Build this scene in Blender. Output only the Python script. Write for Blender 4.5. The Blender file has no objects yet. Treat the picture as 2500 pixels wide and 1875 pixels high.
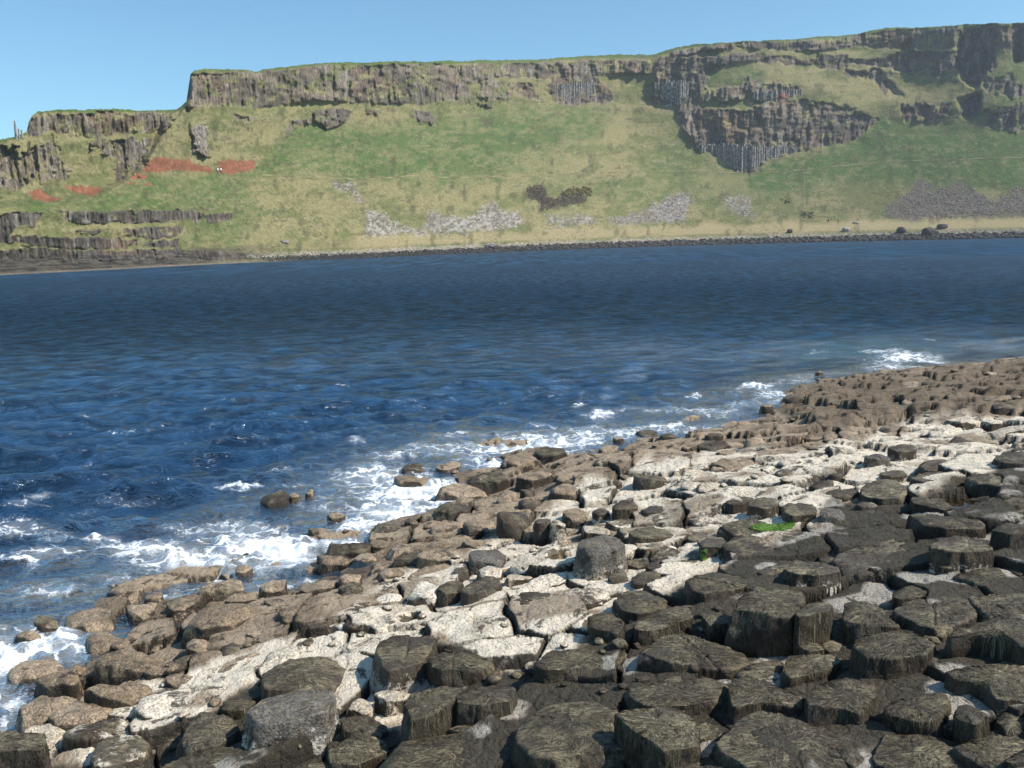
import bpy, math, random
import numpy as np
from mathutils import Matrix, Vector
random.seed(7); RNG = np.random.default_rng(11)
SC = bpy.context.scene; COL = SC.collection
R = math.radians
# ------------------------------------------------------------------ camera, sky, sun
EYE = 3.5; FPX = 2165.0; CX, CY = 1250.0, 937.5          # focal length and centre in photo pixels (2500 wide)
PITCH = math.atan(345.0 / FPX); ROLL = math.atan(62.0 / 2500.0)
_f = np.array([0, math.cos(PITCH), -math.sin(PITCH)]); _u0 = np.array([0, math.sin(PITCH), math.cos(PITCH)]); _r0 = np.array([1.0, 0, 0])
CR = math.cos(ROLL) * _r0 - math.sin(ROLL) * _u0; CU = math.sin(ROLL) * _r0 + math.cos(ROLL) * _u0; CF = _f
cam_d = bpy.data.cameras.new("camera"); cam = bpy.data.objects.new("camera", cam_d); COL.objects.link(cam)
cam_d.sensor_width = 36; cam_d.lens = 36 * FPX / 2500; cam_d.clip_end = 9000; cam_d.clip_start = 0.05
M3 = Matrix((CR, CU, -CF)).transposed(); cam.matrix_world = Matrix.Translation((0, 0, EYE)) @ M3.to_4x4()
SC.camera = cam
SUN = Vector((0.66, -0.20, 0.72)).normalized()
world = bpy.data.worlds.new("World"); SC.world = world; world.use_nodes = True
wn = world.node_tree.nodes; wl = world.node_tree.links
bg = wn["Background"]; sky = wn.new("ShaderNodeTexSky"); sky.sky_type = 'NISHITA'; sky.sun_disc = False
sky.sun_elevation = math.asin(SUN.z); sky.sun_rotation = math.atan2(SUN.x, SUN.y)
sky.air_density = 1.0; sky.dust_density = 0.3; sky.ozone_density = 1.2; sky.altitude = 5
tn = wn.new('ShaderNodeMix'); tn.data_type = 'RGBA'; tn.blend_type = 'MULTIPLY'; tn.inputs[0].default_value = 1; tn.inputs[7].default_value = (.69, .99, 1.08, 1); wl.new(sky.outputs[0], tn.inputs[6]); wl.new(tn.outputs[2], bg.inputs[0]); bg.inputs[1].default_value = 0.12
sd = bpy.data.lights.new("sun", 'SUN'); sd.energy = 5.0; sd.angle = R(0.5); sd.color = (1.0, 0.95, 0.87)
so = bpy.data.objects.new("sun", sd); COL.objects.link(so); so.rotation_euler = SUN.to_track_quat('Z', 'Y').to_euler()
SC.view_settings.view_transform = 'Standard'; SC.view_settings.look = 'None'; SC.view_settings.exposure = 0.33; SC.view_settings.gamma = 1
SC.cycles.max_bounces = 6; SC.cycles.transparent_max_bounces = 8

# ------------------------------------------------------------------ maths helpers
def rays(px, py):
    """photo pixel -> world direction (unit horizontal part not normalised)"""
    px = np.asarray(px, float); py = np.asarray(py, float)
    a = (px - CX)[..., None]; b = (CY - py)[..., None]
    return a * CR + b * CU + FPX * CF
def on_plane(px, py, z):
    d = rays(px, py); t = (z - EYE) / d[..., 2]
    return d * t[..., None] + np.array([0, 0, EYE])
def project(P):
    v = np.asarray(P, float) - np.array([0, 0, EYE]); w = v @ CF
    return CX + FPX * (v @ CR) / w, CY - FPX * (v @ CU) / w
def hsh(i, j, k, s=0):
    h = (i.astype(np.int64) * 374761393 + j.astype(np.int64) * 668265263 + k.astype(np.int64) * 2147483647 + s * 974634777) & 0xFFFFFFFF
    h = ((h ^ (h >> 13)) * 1274126177) & 0xFFFFFFFF
    h = ((h ^ (h >> 16)) * 2246822519) & 0xFFFFFFFF
    return ((h ^ (h >> 15)) & 0xFFFFFF) / float(0xFFFFFF)
def noise3(x, y, z, s=0):
    x, y, z = np.broadcast_arrays(np.asarray(x, float), np.asarray(y, float), np.asarray(z, float))
    i, j, k = np.floor(x), np.floor(y), np.floor(z); fx, fy, fz = x - i, y - j, z - k
    fx = fx * fx * (3 - 2 * fx); fy = fy * fy * (3 - 2 * fy); fz = fz * fz * (3 - 2 * fz); r = 0
    for a in (0, 1):
        wx = fx if a else 1 - fx
        for b in (0, 1):
            wy = fy if b else 1 - fy
            for c in (0, 1):
                wz = fz if c else 1 - fz
                r = r + wx * wy * wz * hsh(i + a, j + b, k + c, s)
    return r * 2 - 1
def fbm(x, y, z=0.0, o=4, s=0, g=0.5):
    r = 0; a = 1; t = 0; x = np.asarray(x, float); y = np.asarray(y, float); z = np.asarray(z, float)
    for q in range(o):
        r = r + a * noise3(x * 2**q + 17.3 * q, y * 2**q + 5.1 * q, z * 2**q, s + q); t += a; a *= g
    return r / t * 1.5
def voronoi(x, y, s=0, jit=0.85):
    """nearest cell: distance to border, cell random value, second random, offsets to the centre"""
    i, j = np.floor(x), np.floor(y); f1 = np.full(x.shape, 9.0); f2 = f1.copy(); ci = np.zeros(x.shape); cj = ci.copy(); dx = ci.copy(); dy = ci.copy()
    for a in (-1, 0, 1):
        for b in (-1, 0, 1):
            hx = i + a + .5 + jit * (hsh(i + a, j + b, i * 0, s) - .5); hy = j + b + .5 + jit * (hsh(i + a, j + b, i * 0, s + 1) - .5)
            d = np.hypot(hx - x, hy - y); n = d < f1
            f2 = np.where(n, f1, np.minimum(f2, d)); f1 = np.where(n, d, f1)
            ci = np.where(n, i + a, ci); cj = np.where(n, j + b, cj); dx = np.where(n, x - hx, dx); dy = np.where(n, y - hy, dy)
    return f2 - f1, hsh(ci, cj, ci * 0, s + 2), hsh(ci, cj, ci * 0, s + 3), dx, dy
def sstep(a, b, x):
    t = np.clip((x - a) / (b - a), 0, 1); return t * t * (3 - 2 * t)
def seg_dist(X, Y, pts, closed=False):
    pts = list(pts) + ([pts[0]] if closed else []); best = np.full(X.shape, 1e18)
    for (ax, ay), (bx, by) in zip(pts[:-1], pts[1:]):
        vx, vy = bx - ax, by - ay; t = np.clip(((X - ax) * vx + (Y - ay) * vy) / (vx * vx + vy * vy + 1e-12), 0, 1)
        best = np.minimum(best, (X - ax - t * vx) ** 2 + (Y - ay - t * vy) ** 2)
    return np.sqrt(best)
def inside(X, Y, pts):
    c = np.zeros(X.shape, bool); n = len(pts)
    for q in range(n):
        ax, ay = pts[q]; bx, by = pts[(q + 1) % n]
        if ay == by: continue
        c ^= ((ay > Y) != (by > Y)) & (X < (bx - ax) * (Y - ay) / (by - ay) + ax)
    return c
def pmask(X, Y, pts, soft=6, warp=0, ws=30, s=3):
    """soft polygon mask with a noise-broken edge"""
    xs = [p[0] for p in pts]; ys = [p[1] for p in pts]; m = soft + warp * 2 + 2
    sel = (X > min(xs) - m) & (X < max(xs) + m) & (Y > min(ys) - m) & (Y < max(ys) + m); out = np.zeros(X.shape)
    if not sel.any(): return out
    x = X[sel]; y = Y[sel]
    d = seg_dist(x, y, pts, True) * np.where(inside(x, y, pts), 1, -1)
    if warp: d = d + warp * fbm(x / ws, y / ws, 0, 3, s)
    out[sel] = sstep(-soft, soft, d); return out
def link(me, name, mat=None, parent=None, smooth=True):
    if mat:
        for m in (mat if isinstance(mat, (list, tuple)) else [mat]): me.materials.append(m)
    o = bpy.data.objects.new(name, me); COL.objects.link(o)
    if smooth: me.polygons.foreach_set("use_smooth", np.ones(len(me.polygons), bool))
    if parent is not None: o.parent = parent
    return o
def mesh_np(name, V, F):
    """V (n,3), F (m,k) all faces with k corners"""
    V = np.ascontiguousarray(V, np.float32); F = np.ascontiguousarray(F, np.int32); k = F.shape[1]
    me = bpy.data.meshes.new(name); me.vertices.add(len(V)); me.vertices.foreach_set("co", V.ravel())
    me.loops.add(F.size); me.loops.foreach_set("vertex_index", F.ravel()); me.polygons.add(len(F))
    me.polygons.foreach_set("loop_start", np.arange(0, F.size, k, dtype=np.int32)); me.polygons.foreach_set("loop_total", np.full(len(F), k, np.int32))
    me.update(calc_edges=True); return me
def grid_faces(n, m, wrap=False):
    i = np.arange(n - 1)[:, None]; j = np.arange(m if wrap else m - 1)[None, :]; j2 = (j + 1) % m
    return np.stack(np.broadcast_arrays(i * m + j, i * m + j2, (i + 1) * m + j2, (i + 1) * m + j), -1).reshape(-1, 4)
def attr(me, name, vals):
    vals = np.asarray(vals, np.float32)
    if vals.ndim == 1:
        a = me.attributes.new(name, 'FLOAT', 'POINT'); a.data.foreach_set("value", vals)
    else:
        c = np.ones((len(vals), 4), np.float32); c[:, :3] = vals; a = me.attributes.new(name, 'FLOAT_COLOR', 'POINT'); a.data.foreach_set("color", c.ravel())
def tag(o, label=None, cat=None, group=None, kind=None):
    if label: o["label"] = label
    if cat: o["category"] = cat
    if group: o["group"] = group
    if kind: o["kind"] = kind
    return o
def empty(name, loc):
    o = bpy.data.objects.new(name, None); COL.objects.link(o); o.location = loc; o.empty_display_size = .2; return o

# ------------------------------------------------------------------ material helper
class NT:
    def __init__(s, name):
        s.m = bpy.data.materials.new(name); s.m.use_nodes = True; s.t = s.m.node_tree; s.n = s.t.nodes; s.l = s.t.links
        s.b = s.n["Principled BSDF"]; s.out = s.n["Material Output"]; s.pos = s.n.new("ShaderNodeNewGeometry")
    def put(s, sock, v):
        if isinstance(v, bpy.types.NodeSocket): s.l.new(v, sock)
        elif v is not None:
            if isinstance(v, (tuple, list)) and len(v) == 3 and sock.type == 'RGBA': v = (*v, 1)
            sock.default_value = v
    def scale(s, vec, v):
        q = s.n.new("ShaderNodeVectorMath"); q.operation = 'MULTIPLY'; s.put(q.inputs[0], vec); q.inputs[1].default_value = v; return q.outputs[0]
    def noise(s, vec, sc, detail=4, rough=.55, dist=0):
        q = s.n.new("ShaderNodeTexNoise"); s.put(q.inputs['Vector'], vec); q.inputs['Scale'].default_value = sc; q.inputs['Detail'].default_value = detail
        q.inputs['Roughness'].default_value = rough; q.inputs['Distortion'].default_value = dist; return q.outputs['Fac']
    def vor(s, vec, sc, feat='F1'):
        q = s.n.new("ShaderNodeTexVoronoi"); q.feature = feat; s.put(q.inputs['Vector'], vec); q.inputs['Scale'].default_value = sc; return q.outputs[0]
    def ramp(s, f, a, b, lo=0.0, hi=1.0):
        q = s.n.new("ShaderNodeMapRange"); q.clamp = True; q.interpolation_type = 'SMOOTHSTEP'; s.put(q.inputs[0], f)
        q.inputs[1].default_value = a; q.inputs[2].default_value = b; q.inputs[3].default_value = lo; q.inputs[4].default_value = hi; return q.outputs[0]
    def mix(s, f, a, b, mode='MIX'):
        q = s.n.new("ShaderNodeMix"); q.data_type = 'RGBA'; q.blend_type = mode; s.put(q.inputs[0], f); s.put(q.inputs[6], a); s.put(q.inputs[7], b); return q.outputs[2]
    def mathn(s, op, a, b=0.0, clamp=False):
        q = s.n.new("ShaderNodeMath"); q.operation = op; q.use_clamp = clamp; s.put(q.inputs[0], a); s.put(q.inputs[1], b); return q.outputs[0]
    def at(s, name, col=False):
        q = s.n.new("ShaderNodeAttribute"); q.attribute_name = name; return q.outputs['Color'] if col else q.outputs['Fac']
    def bump(s, h, st, dist, prev=None):
        q = s.n.new("ShaderNodeBump"); s.put(q.inputs['Height'], h); q.inputs['Strength'].default_value = st; q.inputs['Distance'].default_value = dist
        if prev is not None: s.put(q.inputs['Normal'], prev)
        return q.outputs[0]
    def P(s): return s.pos.outputs['Position']
    def normz(s):
        q = s.n.new("ShaderNodeSeparateXYZ"); s.l.new(s.pos.outputs['Normal'], q.inputs[0]); return q.outputs['Z']
# ------------------------------------------------------------------ the far cliffs across the bay
def q1(l): return [(x / 2.458, 200 + y / 2.458) for x, y in l]
def q2(l): return [(800 + x / 2.458, 80 + y / 2.458) for x, y in l]
def q3(l): return [(1600 + x / 2.458, 30 + y / 2.458) for x, y in l]
def q9(l): return [(2000 + x / 4.424, 40 + y / 4.424) for x, y in l]
def lut(pts): xs, ys = zip(*pts); return lambda x: np.interp(x, xs, ys)
WATERLINE = lut([(-700, 708), (0, 672), (300, 657), (600, 641), (850, 632), (1250, 614), (1650, 600), (2100, 589), (2500, 581), (3200, 566)])
SHORE_D = lut([(-700, 190), (0, 158), (850, 262), (1250, 330), (1650, 400), (2100, 405), (2500, 385), (3200, 340)])
SKYLINE = lut([(-700, 372), (-200, 348), (0, 341), (45, 331), (66, 322), (69, 300), (78, 282), (92, 271), (150, 267), (240, 268), (262, 265), (350, 269), (430, 268), (440, 262), (455, 248), (460, 215),
    (465, 182), (475, 171), (500, 168), (600, 170), (622, 176), (640, 170), (700, 163), (800, 152), (1000, 151), (1200, 147), (1300, 146), (1450, 135), (1600, 133), (1650, 115), (1700, 108), (1800, 102),
    (1900, 97), (2000, 90), (2060, 87), (2120, 77), (2160, 69), (2300, 64), (2400, 58), (2500, 54), (2700, 46), (3200, 60)])
ROCKS = [  # (polygon in photo pixels, soft, warp, darkness)
    ([(462, 182), (640, 174), (800, 160), (1000, 158), (1150, 157), (1300, 154), (1450, 146), (1590, 146), (1590, 178), (1450, 185), (1380, 180), (1330, 192), (1200, 188), (1140, 205), (1160, 250), (1090, 245), (1060, 256), (900, 252), (760, 246), (620, 262), (480, 262), (452, 262), (458, 220)], 3, 5, .35),
    (q2([(740, 250), (830, 290), (880, 430), (820, 440), (740, 400)]), 4, 8, .3),
    (q2([(920, 300), (1100, 290), (1110, 410), (950, 440), (900, 380)]), 5, 14, .2),
    (q2([(1120, 290), (1250, 310), (1250, 390), (1160, 370)]), 5, 10, .4),
    (q2([(1330, 260), (1530, 240), (1660, 290), (1720, 400), (1520, 450), (1380, 410), (1310, 340)]), 5, 7, .55),
    (q2([(1960, 300), (2120, 290), (2200, 290), (2130, 460), (2060, 440), (1950, 380)]), 3, 4, .75),
    (q2([(500, 470), (600, 465), (650, 520), (600, 555), (500, 510)]), 3, 6, .45), (q2([(0, 460), (130, 460), (110, 520), (0, 520)]), 3, 5, .35), (q2([(230, 455), (310, 460), (300, 500), (240, 490)]), 3, 5, .3),
    (q1([(1880, 190), (2100, 165), (2080, 230), (1960, 280), (1880, 240)]), 3, 7, .5), (q1([(1700, 235), (1860, 210), (1850, 250), (1720, 290)]), 4, 8, .3), (q1([(1400, 200), (1520, 215), (1510, 245), (1420, 230)]), 3, 5, .4),
    # the tiers at the right
    ([(1640, 128), (1750, 108), (2000, 96), (2110, 84), (2160, 74), (2300, 70), (2500, 60), (3200, 60), (3200, 125), (2500, 135), (2350, 120), (2250, 118), (2160, 122), (2090, 114), (2010, 124), (1900, 119), (1800, 116), (1700, 128), (1640, 142)], 3, 5, .45),
    ([(1600, 148), (1650, 136), (1740, 138), (1800, 128), (1900, 134), (1990, 146), (2030, 134), (2080, 142), (2110, 150), (2200, 130), (2340, 122), (2420, 130), (2440, 150), (2420, 176), (2380, 165), (2200, 175), (2130, 162), (2070, 158), (2050, 172), (1990, 160), (1900, 156), (1800, 152), (1740, 160), (1700, 172), (1640, 190), (1605, 180)], 3, 5, .7),
    (q3([(280, 420), (330, 460), (520, 430), (560, 370), (640, 420), (860, 450), (890, 490), (740, 530), (650, 510), (560, 470), (520, 530), (330, 530), (250, 560), (240, 440)]), 3, 8, .45),
    (q3([(130, 620), (200, 575), (460, 575), (600, 585), (760, 620), (900, 590), (1100, 610), (1240, 610), (1340, 650), (1260, 720), (1150, 780), (980, 810), (840, 850), (700, 880), (560, 970), (490, 965), (400, 880), (240, 790), (150, 700)]), 3, 4, .6),
    (q3([(1130, 360), (1250, 350), (1340, 340), (1390, 420), (1400, 500), (1330, 430), (1240, 410)]), 4, 8, .5),
    (q3([(1470, 560), (1600, 540), (1760, 560), (1750, 620), (1640, 665), (1480, 650)]), 3, 8, .75),
    (q3([(1820, 540), (1960, 480), (1950, 600), (1900, 650), (1830, 620)]), 3, 5, .9), (q3([(1980, 380), (2150, 400), (2212, 420), (2300, 440), (2300, 500), (2100, 510), (1990, 480)]), 6, 14, .4),
    (q3([(1980, 600), (2080, 590), (2212, 560), (2300, 560), (2300, 680), (2120, 720), (2000, 670)]), 6, 12, .5),
    (q3([(1820, 90), (2030, 90), (2030, 300), (1930, 440), (1880, 430), (1800, 330), (1820, 240)]), 3, 5, .95), (q3([(2120, 90), (2212, 110), (2260, 280), (2160, 290)]), 3, 5, .8),  # gully shade painted in through the darkness value
    (q9([(0, 60 + 330), (300, 420), (320, 500), (180, 570), (0, 560)]), 3, 4, .75),
    (q3([(40, 270), (300, 280), (310, 420), (250, 560), (300, 590), (140, 610), (110, 560), (0, 500), (0, 330)]), 4, 9, .7), (q3([(600, 560), (760, 520), (900, 530), (1240, 595), (1100, 640), (640, 620)]), 4, 9, .45), (q9([(900, 560), (1480, 590), (1500, 640), (1000, 640)]), 4, 10, .6),
    # the headland at the left
    ([(66, 278), (430, 275), (405, 320), (330, 322), (260, 330), (200, 335), (130, 322), (90, 332), (68, 328)], 3, 6, .45), (q1([(165, 250), (235, 250), (230, 320), (170, 330)]), 2, 3, .8),
    (q1([(540, 350), (760, 340), (900, 350), (880, 470), (700, 440), (560, 390)]), 5, 14, .5), (q1([(180, 360), (330, 350), (420, 560), (260, 590), (180, 520)]), 6, 18, .35), (q1([(0, 400), (170, 430), (180, 640), (0, 640)]), 6, 18, .5),
    (q1([(700, 440), (880, 430), (870, 520), (740, 590), (700, 560)]), 5, 14, .45),
    (q1([(1150, 250), (1230, 250), (1260, 440), (1160, 430)]), 4, 9, .2),
    (q1([(0, 800), (80, 780), (250, 790), (200, 870), (100, 860), (60, 940), (0, 960), (-400, 1000), (-400, 800)]), 2, 4, 1.0),
    (q1([(350, 775), (500, 780), (800, 765), (1100, 770), (1230, 785), (1180, 835), (1130, 810), (850, 840), (700, 830), (520, 840), (390, 820)]), 2, 4, .8),
    (q1([(1240, 790), (1400, 785), (1380, 820), (1240, 835)]), 2, 3, .9), (q1([(740, 880), (1110, 860), (1090, 900), (950, 925), (850, 930), (750, 905)]), 2, 4, .75), (q1([(460, 890), (600, 885), (560, 915)]), 2, 4, .7),
    (q1([(-300, 925), (130, 925), (600, 935), (820, 950), (820, 970), (700, 985), (500, 985), (400, 990), (250, 975), (140, 960), (-300, 970)]), 2, 4, .9),
    (q1([(850, 960), (1080, 940), (1070, 970), (900, 985)]), 2, 4, .8), (q1([(130, 985), (350, 1000), (700, 1015), (1100, 1000), (1050, 1030), (500, 1045), (200, 1020)]), 2, 4, .9),
]
ROCKS += [([(x, y + dy) for x, y in pl], so_, wp + 2, dk) for (pl, so_, wp, dk) in ROCKS[-7:] for dy in (5,)] + [(q1([(-400, 1000), (0, 1010), (500, 1035), (900, 1040), (1150, 1020), (1130, 1060), (600, 1075), (0, 1060), (-400, 1060)]), 3, 6, .9), (q1([(1180, 1015), (1420, 1015), (1600, 1050), (1300, 1075), (1150, 1060)]), 3, 6, .8)]
REDS = [q1([(850, 540), (890, 470), (940, 448), (1080, 460), (1160, 480), (1270, 520), (1270, 545), (1100, 530), (960, 545)]), q1([(1310, 480), (1400, 470), (1530, 475), (1530, 520), (1400, 560), (1310, 545)]),
    q1([(780, 580), (820, 555), (890, 560), (860, 585)]), q1([(180, 660), (240, 640), (300, 690), (380, 700), (300, 718), (200, 700)]), q1([(390, 620), (600, 635), (630, 660), (560, 680), (420, 660)]), q1([(740, 602), (900, 610), (910, 620), (760, 616)]),
    q3([(630, 470), (800, 460), (810, 500), (740, 530), (660, 510)])]
GREENS = [([(690, 330), (760, 290), (900, 310), (1150, 285), (1300, 262), (1480, 270), (1450, 340), (1250, 380), (1300, 430), (1000, 430), (700, 430), (620, 420)], .75), ([(800, 430), (1250, 425), (1300, 455), (900, 440)], .7),
    ([(1640, 300), (1760, 400), (1830, 430), (1640, 440), (1560, 420), (1600, 340)], .55), ([(1820, 425), (1960, 370), (2080, 350), (2150, 290), (2300, 300), (2500, 330), (2900, 340), (2900, 450), (2300, 470), (2180, 450), (2050, 430), (1980, 470), (1880, 480), (1820, 470)], 1.0),
    ([(500, 430), (600, 430), (640, 520), (560, 600), (450, 600), (460, 540), (500, 500)], .6), ([(0, 490), (150, 490), (300, 450), (370, 425), (600, 430), (480, 520), (200, 512), (0, 520)], .7), ([(1300, 440), (1800, 440), (1900, 520), (1700, 500), (1400, 480)], .45),
    (q3([(310, 350), (560, 310), (650, 340), (620, 420), (560, 400), (480, 370), (320, 440)]), .9), (q3([(300, 540), (450, 530), (560, 500), (640, 540), (440, 570)]), .9), (q9([(1060, 640), (1400, 600), (1300, 760), (1100, 730)]), .6), (q9([(1900, 480), (2212, 480), (2212, 1000), (1950, 950)]), .6),
    ([(1080, 330), (1350, 320), (1380, 400), (1150, 410)], .4), (q1([(1100, 170), (1200, 180), (1150, 220), (1080, 210)]), .7), (q9([(1720, 880), (1790, 880), (1780, 1110), (1690, 1110)]), 1.1)]
SCREE = [(q2([(225, 1070), (330, 1090), (430, 1160), (560, 1180), (600, 1170), (740, 1105), (870, 1115), (940, 1050), (985, 1000), (1030, 1050), (1130, 1080), (1190, 1140), (1120, 1165), (900, 1180), (500, 1205), (220, 1215)]), 1.0),
    (q2([(560, 1180), (590, 1120), (620, 1075), (680, 1080), (740, 1110), (640, 1180)]), .45), (q2([(1310, 1090), (1400, 1090), (1600, 1120), (1620, 1140), (1330, 1160)]), .8), (q2([(1690, 1140), (1700, 1110), (1900, 1080), (2050, 980), (2160, 960), (2170, 1000), (2120, 1130), (1850, 1150)]), .55),
    (q2([(30, 900), (150, 910), (210, 1010), (170, 990), (110, 950), (40, 930)]), .8), (q3([(420, 1110), (540, 1110), (610, 1230), (540, 1220), (430, 1170)]), .75), (q3([(0, 1150), (130, 1100), (200, 1130), (160, 1240), (0, 1250)]), .5), (q3([(700, 1210), (800, 1210), (800, 1230), (700, 1230)]), .6),
    (q3([(1370, 1230), (1390, 1180), (1480, 1120), (1600, 1010), (1700, 1060), (1850, 1030), (1950, 1080), (2010, 1150), (2150, 1060), (2300, 1060), (2400, 1200), (2100, 1220), (1600, 1240)]), .15), (q1([(1170, 270), (1230, 270), (1250, 430), (1170, 420)]), .6)]
THICKET = [q2([(1180, 940), (1240, 910), (1300, 940), (1310, 1000), (1220, 1010)]), q2([(1260, 1000), (1400, 985), (1500, 970), (1570, 985), (1500, 1030), (1400, 1040), (1280, 1065)])]
PATHLINE = [(640, 428), (760, 436), (900, 438), (1000, 430), (1100, 434), (1280, 430), (1400, 424), (1550, 420), (1700, 418), (1822, 424), (1900, 421), (2000, 410), (2090, 402), (2200, 394), (2320, 390), (2500, 384), (2700, 380)]
BACKLINE = [(-100, 520), (0, 497), (150, 484), (240, 470), (300, 436), (345, 402), (370, 360), (385, 330), (405, 300), (430, 270), (445, 256), (458, 240), (462, 150)]
DXP = 2.5
CXS = np.arange(-620, 3100, DXP); NV = 285
def build_cliff_points():
    top = SKYLINE(CXS) + 1.6 * fbm(CXS / 22, CXS * 0, 0, 3, 5) + 1.1 * fbm(CXS / 6, CXS * 0 + 7, 0, 3, 8); bot = np.convolve(np.pad(WATERLINE(CXS), 40, mode='reflect', reflect_type='odd'), np.ones(81) / 81, 'valid')
    v = np.linspace(0, 1, NV)[:, None]; PY = bot + (top - bot) * v; PX = np.broadcast_to(CXS, PY.shape).copy()
    rock = np.zeros(PY.shape); dark = np.zeros(PY.shape)
    for q, (pl, so_, wp, dk) in enumerate(ROCKS):
        m = pmask(PX, PY, pl, so_, wp, 16, 20 + q); rock = np.maximum(rock, m); dark = np.maximum(dark, m * dk)
    red = np.zeros(PY.shape)
    for q, pl in enumerate(REDS): red = np.maximum(red, pmask(PX, PY, pl, 2, 4, 10, 60 + q))
    hgt = (bot - PY)                                         # pixels above the waterline
    d = rays(PX, PY); T = d[..., 2] / np.hypot(d[..., 0], d[..., 1])
    gx = CXS[::3]; gb = bot[::3]; gh = np.linspace(0, 620, 311); GX = np.broadcast_to(gx, (len(gh), len(gx))).copy(); GY = gb - gh[:, None]; gr = np.zeros(GX.shape)
    for q, (pl, so_, wp, dk) in enumerate(ROCKS): gr = np.maximum(gr, pmask(GX, GY, pl, 6, 0, 16, 20 + q))
    for pl in REDS: gr = np.maximum(gr, .6 * pmask(GX, GY, pl, 3, 0, 10, 60))
    kk = np.hanning(63); kk /= kk.sum()
    for r in range(len(gh)): gr[r] = np.convolve(np.pad(gr[r], 31, mode='edge'), kk, 'valid')
    GH = gh[:, None] + 0 * GX; flat = (1 - sstep(14, 24, GH)) * sstep(560, 700, GX); straw = sstep(20, 28, GH) * (1 - sstep(44, 56, GH)) * sstep(560, 800, GX); low = (1 - sstep(400, 700, GX)) * (1 - sstep(30, 60, GH))
    sl = .60 * (1 - flat) + .30 * flat; sl = sl * (1 - straw) + .17 * straw; sl = (sl + 3.0 * gr * (1 - flat * .8)) * (1 - .55 * low)
    gd = rays(GX, GY); GT = gd[..., 2] / np.hypot(gd[..., 0], gd[..., 1]); GD = np.zeros(GX.shape); GD[0] = EYE / -np.minimum(GT[0], -.006)
    for r in range(1, len(gh)): GD[r] = GD[r - 1] * (1 + np.clip((GT[r] - GT[r - 1]) / np.maximum(sl[r] - GT[r], .05), 0, .05))
    for r in range(len(gh)): GD[r] = np.convolve(np.pad(GD[r], 31, mode='edge'), kk, 'valid')
    ci = np.clip((PX - gx[0]) / (gx[1] - gx[0]), 0, len(gx) - 1.001); ri = np.clip(hgt / 2.0, 0, len(gh) - 1.001); c0 = ci.astype(int); r0 = ri.astype(int); fc = ci - c0; fr = ri - r0
    D = (GD[r0, c0] * (1 - fc) + GD[r0, c0 + 1] * fc) * (1 - fr) + (GD[r0 + 1, c0] * (1 - fc) + GD[r0 + 1, c0 + 1] * fc) * fr
    back = sstep(-14, 10, np.where(inside(PX, PY, BACKLINE + [(-900, 150), (-900, 560)]), 1, -1) * seg_dist(PX, PY, BACKLINE))
    D = D * (1 + .035 * back)
    ux, uy = d[..., 0] / np.hypot(d[..., 0], d[..., 1]), d[..., 1] / np.hypot(d[..., 0], d[..., 1])
    X, Y, Z = ux * D, uy * D, EYE + T * D
    az = np.arctan2(ux, uy) * 360.0                          # metres along the cliff
    big = fbm(az / 30, Z / 40, 1, 4, 30) * 3.4 + fbm(az / 9, Z / 16, 2, 3, 31) * 1.8
    cb, cr, cr2, _, _ = voronoi(az / 2.4 + .35 * fbm(az / 9, Z / 9, 0, 2, 36), Z / 26 + .0 * az, 40, .9)
    colm = (cr - .5) * 1.7 + np.minimum(cb * 2.0, .6) + fbm(az / 1.3, Z / 7, 0, 3, 33) * 1.3 + fbm(az / 3, Z / 2.2, 0, 3, 37) * .9
    grs = fbm(az / 26, Z / 26, 3, 4, 34) * 3.4 + fbm(az / 3.2, Z / 2.4, 0, 3, 35) * .32
    up = sstep(.02, .08, T)
    rel = rock * (big * .9 * up + colm * (.55 + .45 * up)) + (1 - rock) * grs * up * .8 + (1 - up) * fbm(az / 4, Z / 2, 0, 3, 38) * .4
    for pl, dep in ((q3([(1830, 60), (2030, 60), (2010, 300), (1930, 450), (1870, 430), (1800, 330)]), 24), (q3([(2130, 60), (2212, 60), (2200, 290), (2160, 300)]), 14), (q3([(1820, 520), (1950, 480), (1940, 610), (1900, 650), (1840, 620)]), 12),
                    (q3([(430, 590), (600, 590), (640, 680), (560, 720), (420, 680)]), 7), (q9([(870, 330), (980, 250), (1020, 420), (960, 560), (880, 500)]), 9), (q9([(560, 560), (640, 560), (720, 780), (780, 900), (900, 860), (700, 640)]), 7), (q3([(1560, 550), (1650, 560), (1640, 640), (1580, 620)]), 6),
                    (q1([(900, 150), (1100, 60), (1130, 120), (1000, 300), (900, 420)]), 6), (q3([(40, 430), (110, 300), (150, 460), (130, 560)]), 5)):
        rel = rel - .5 * dep * pmask(PX, PY, pl, 7, 4, 16, 77)
    fade = sstep(0, 6, hgt); D2 = D - rel * fade * (.5 + .5 * np.clip(D / 300, 0, 1.3))
    X, Y, Z = ux * D2, uy * D2, EYE + T * D2
    return PX, PY, X, Y, Z, rock, dark, red, hgt, az, T, back
CL = build_cliff_points()
def cliff_at(px, py):
    """point of the cliff seen at a photo pixel"""
    PX, PY, X, Y, Z = CL[:5]; px = np.atleast_1d(np.asarray(px, float)); py = np.atleast_1d(np.asarray(py, float))
    c = np.clip(np.round((px - CXS[0]) / DXP).astype(int), 0, len(CXS) - 1); b, t = PY[0, c], PY[-1, c]
    r = np.clip((py - b) / (t - b) * (NV - 1), 0, NV - 1.001); r0 = r.astype(int); f = r - r0
    return np.stack([A[r0, c] * (1 - f) + A[r0 + 1, c] * f for A in (X, Y, Z)], -1)
def lerp(a, b, f): return a + (np.asarray(b) - a) * f[..., None]
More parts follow.
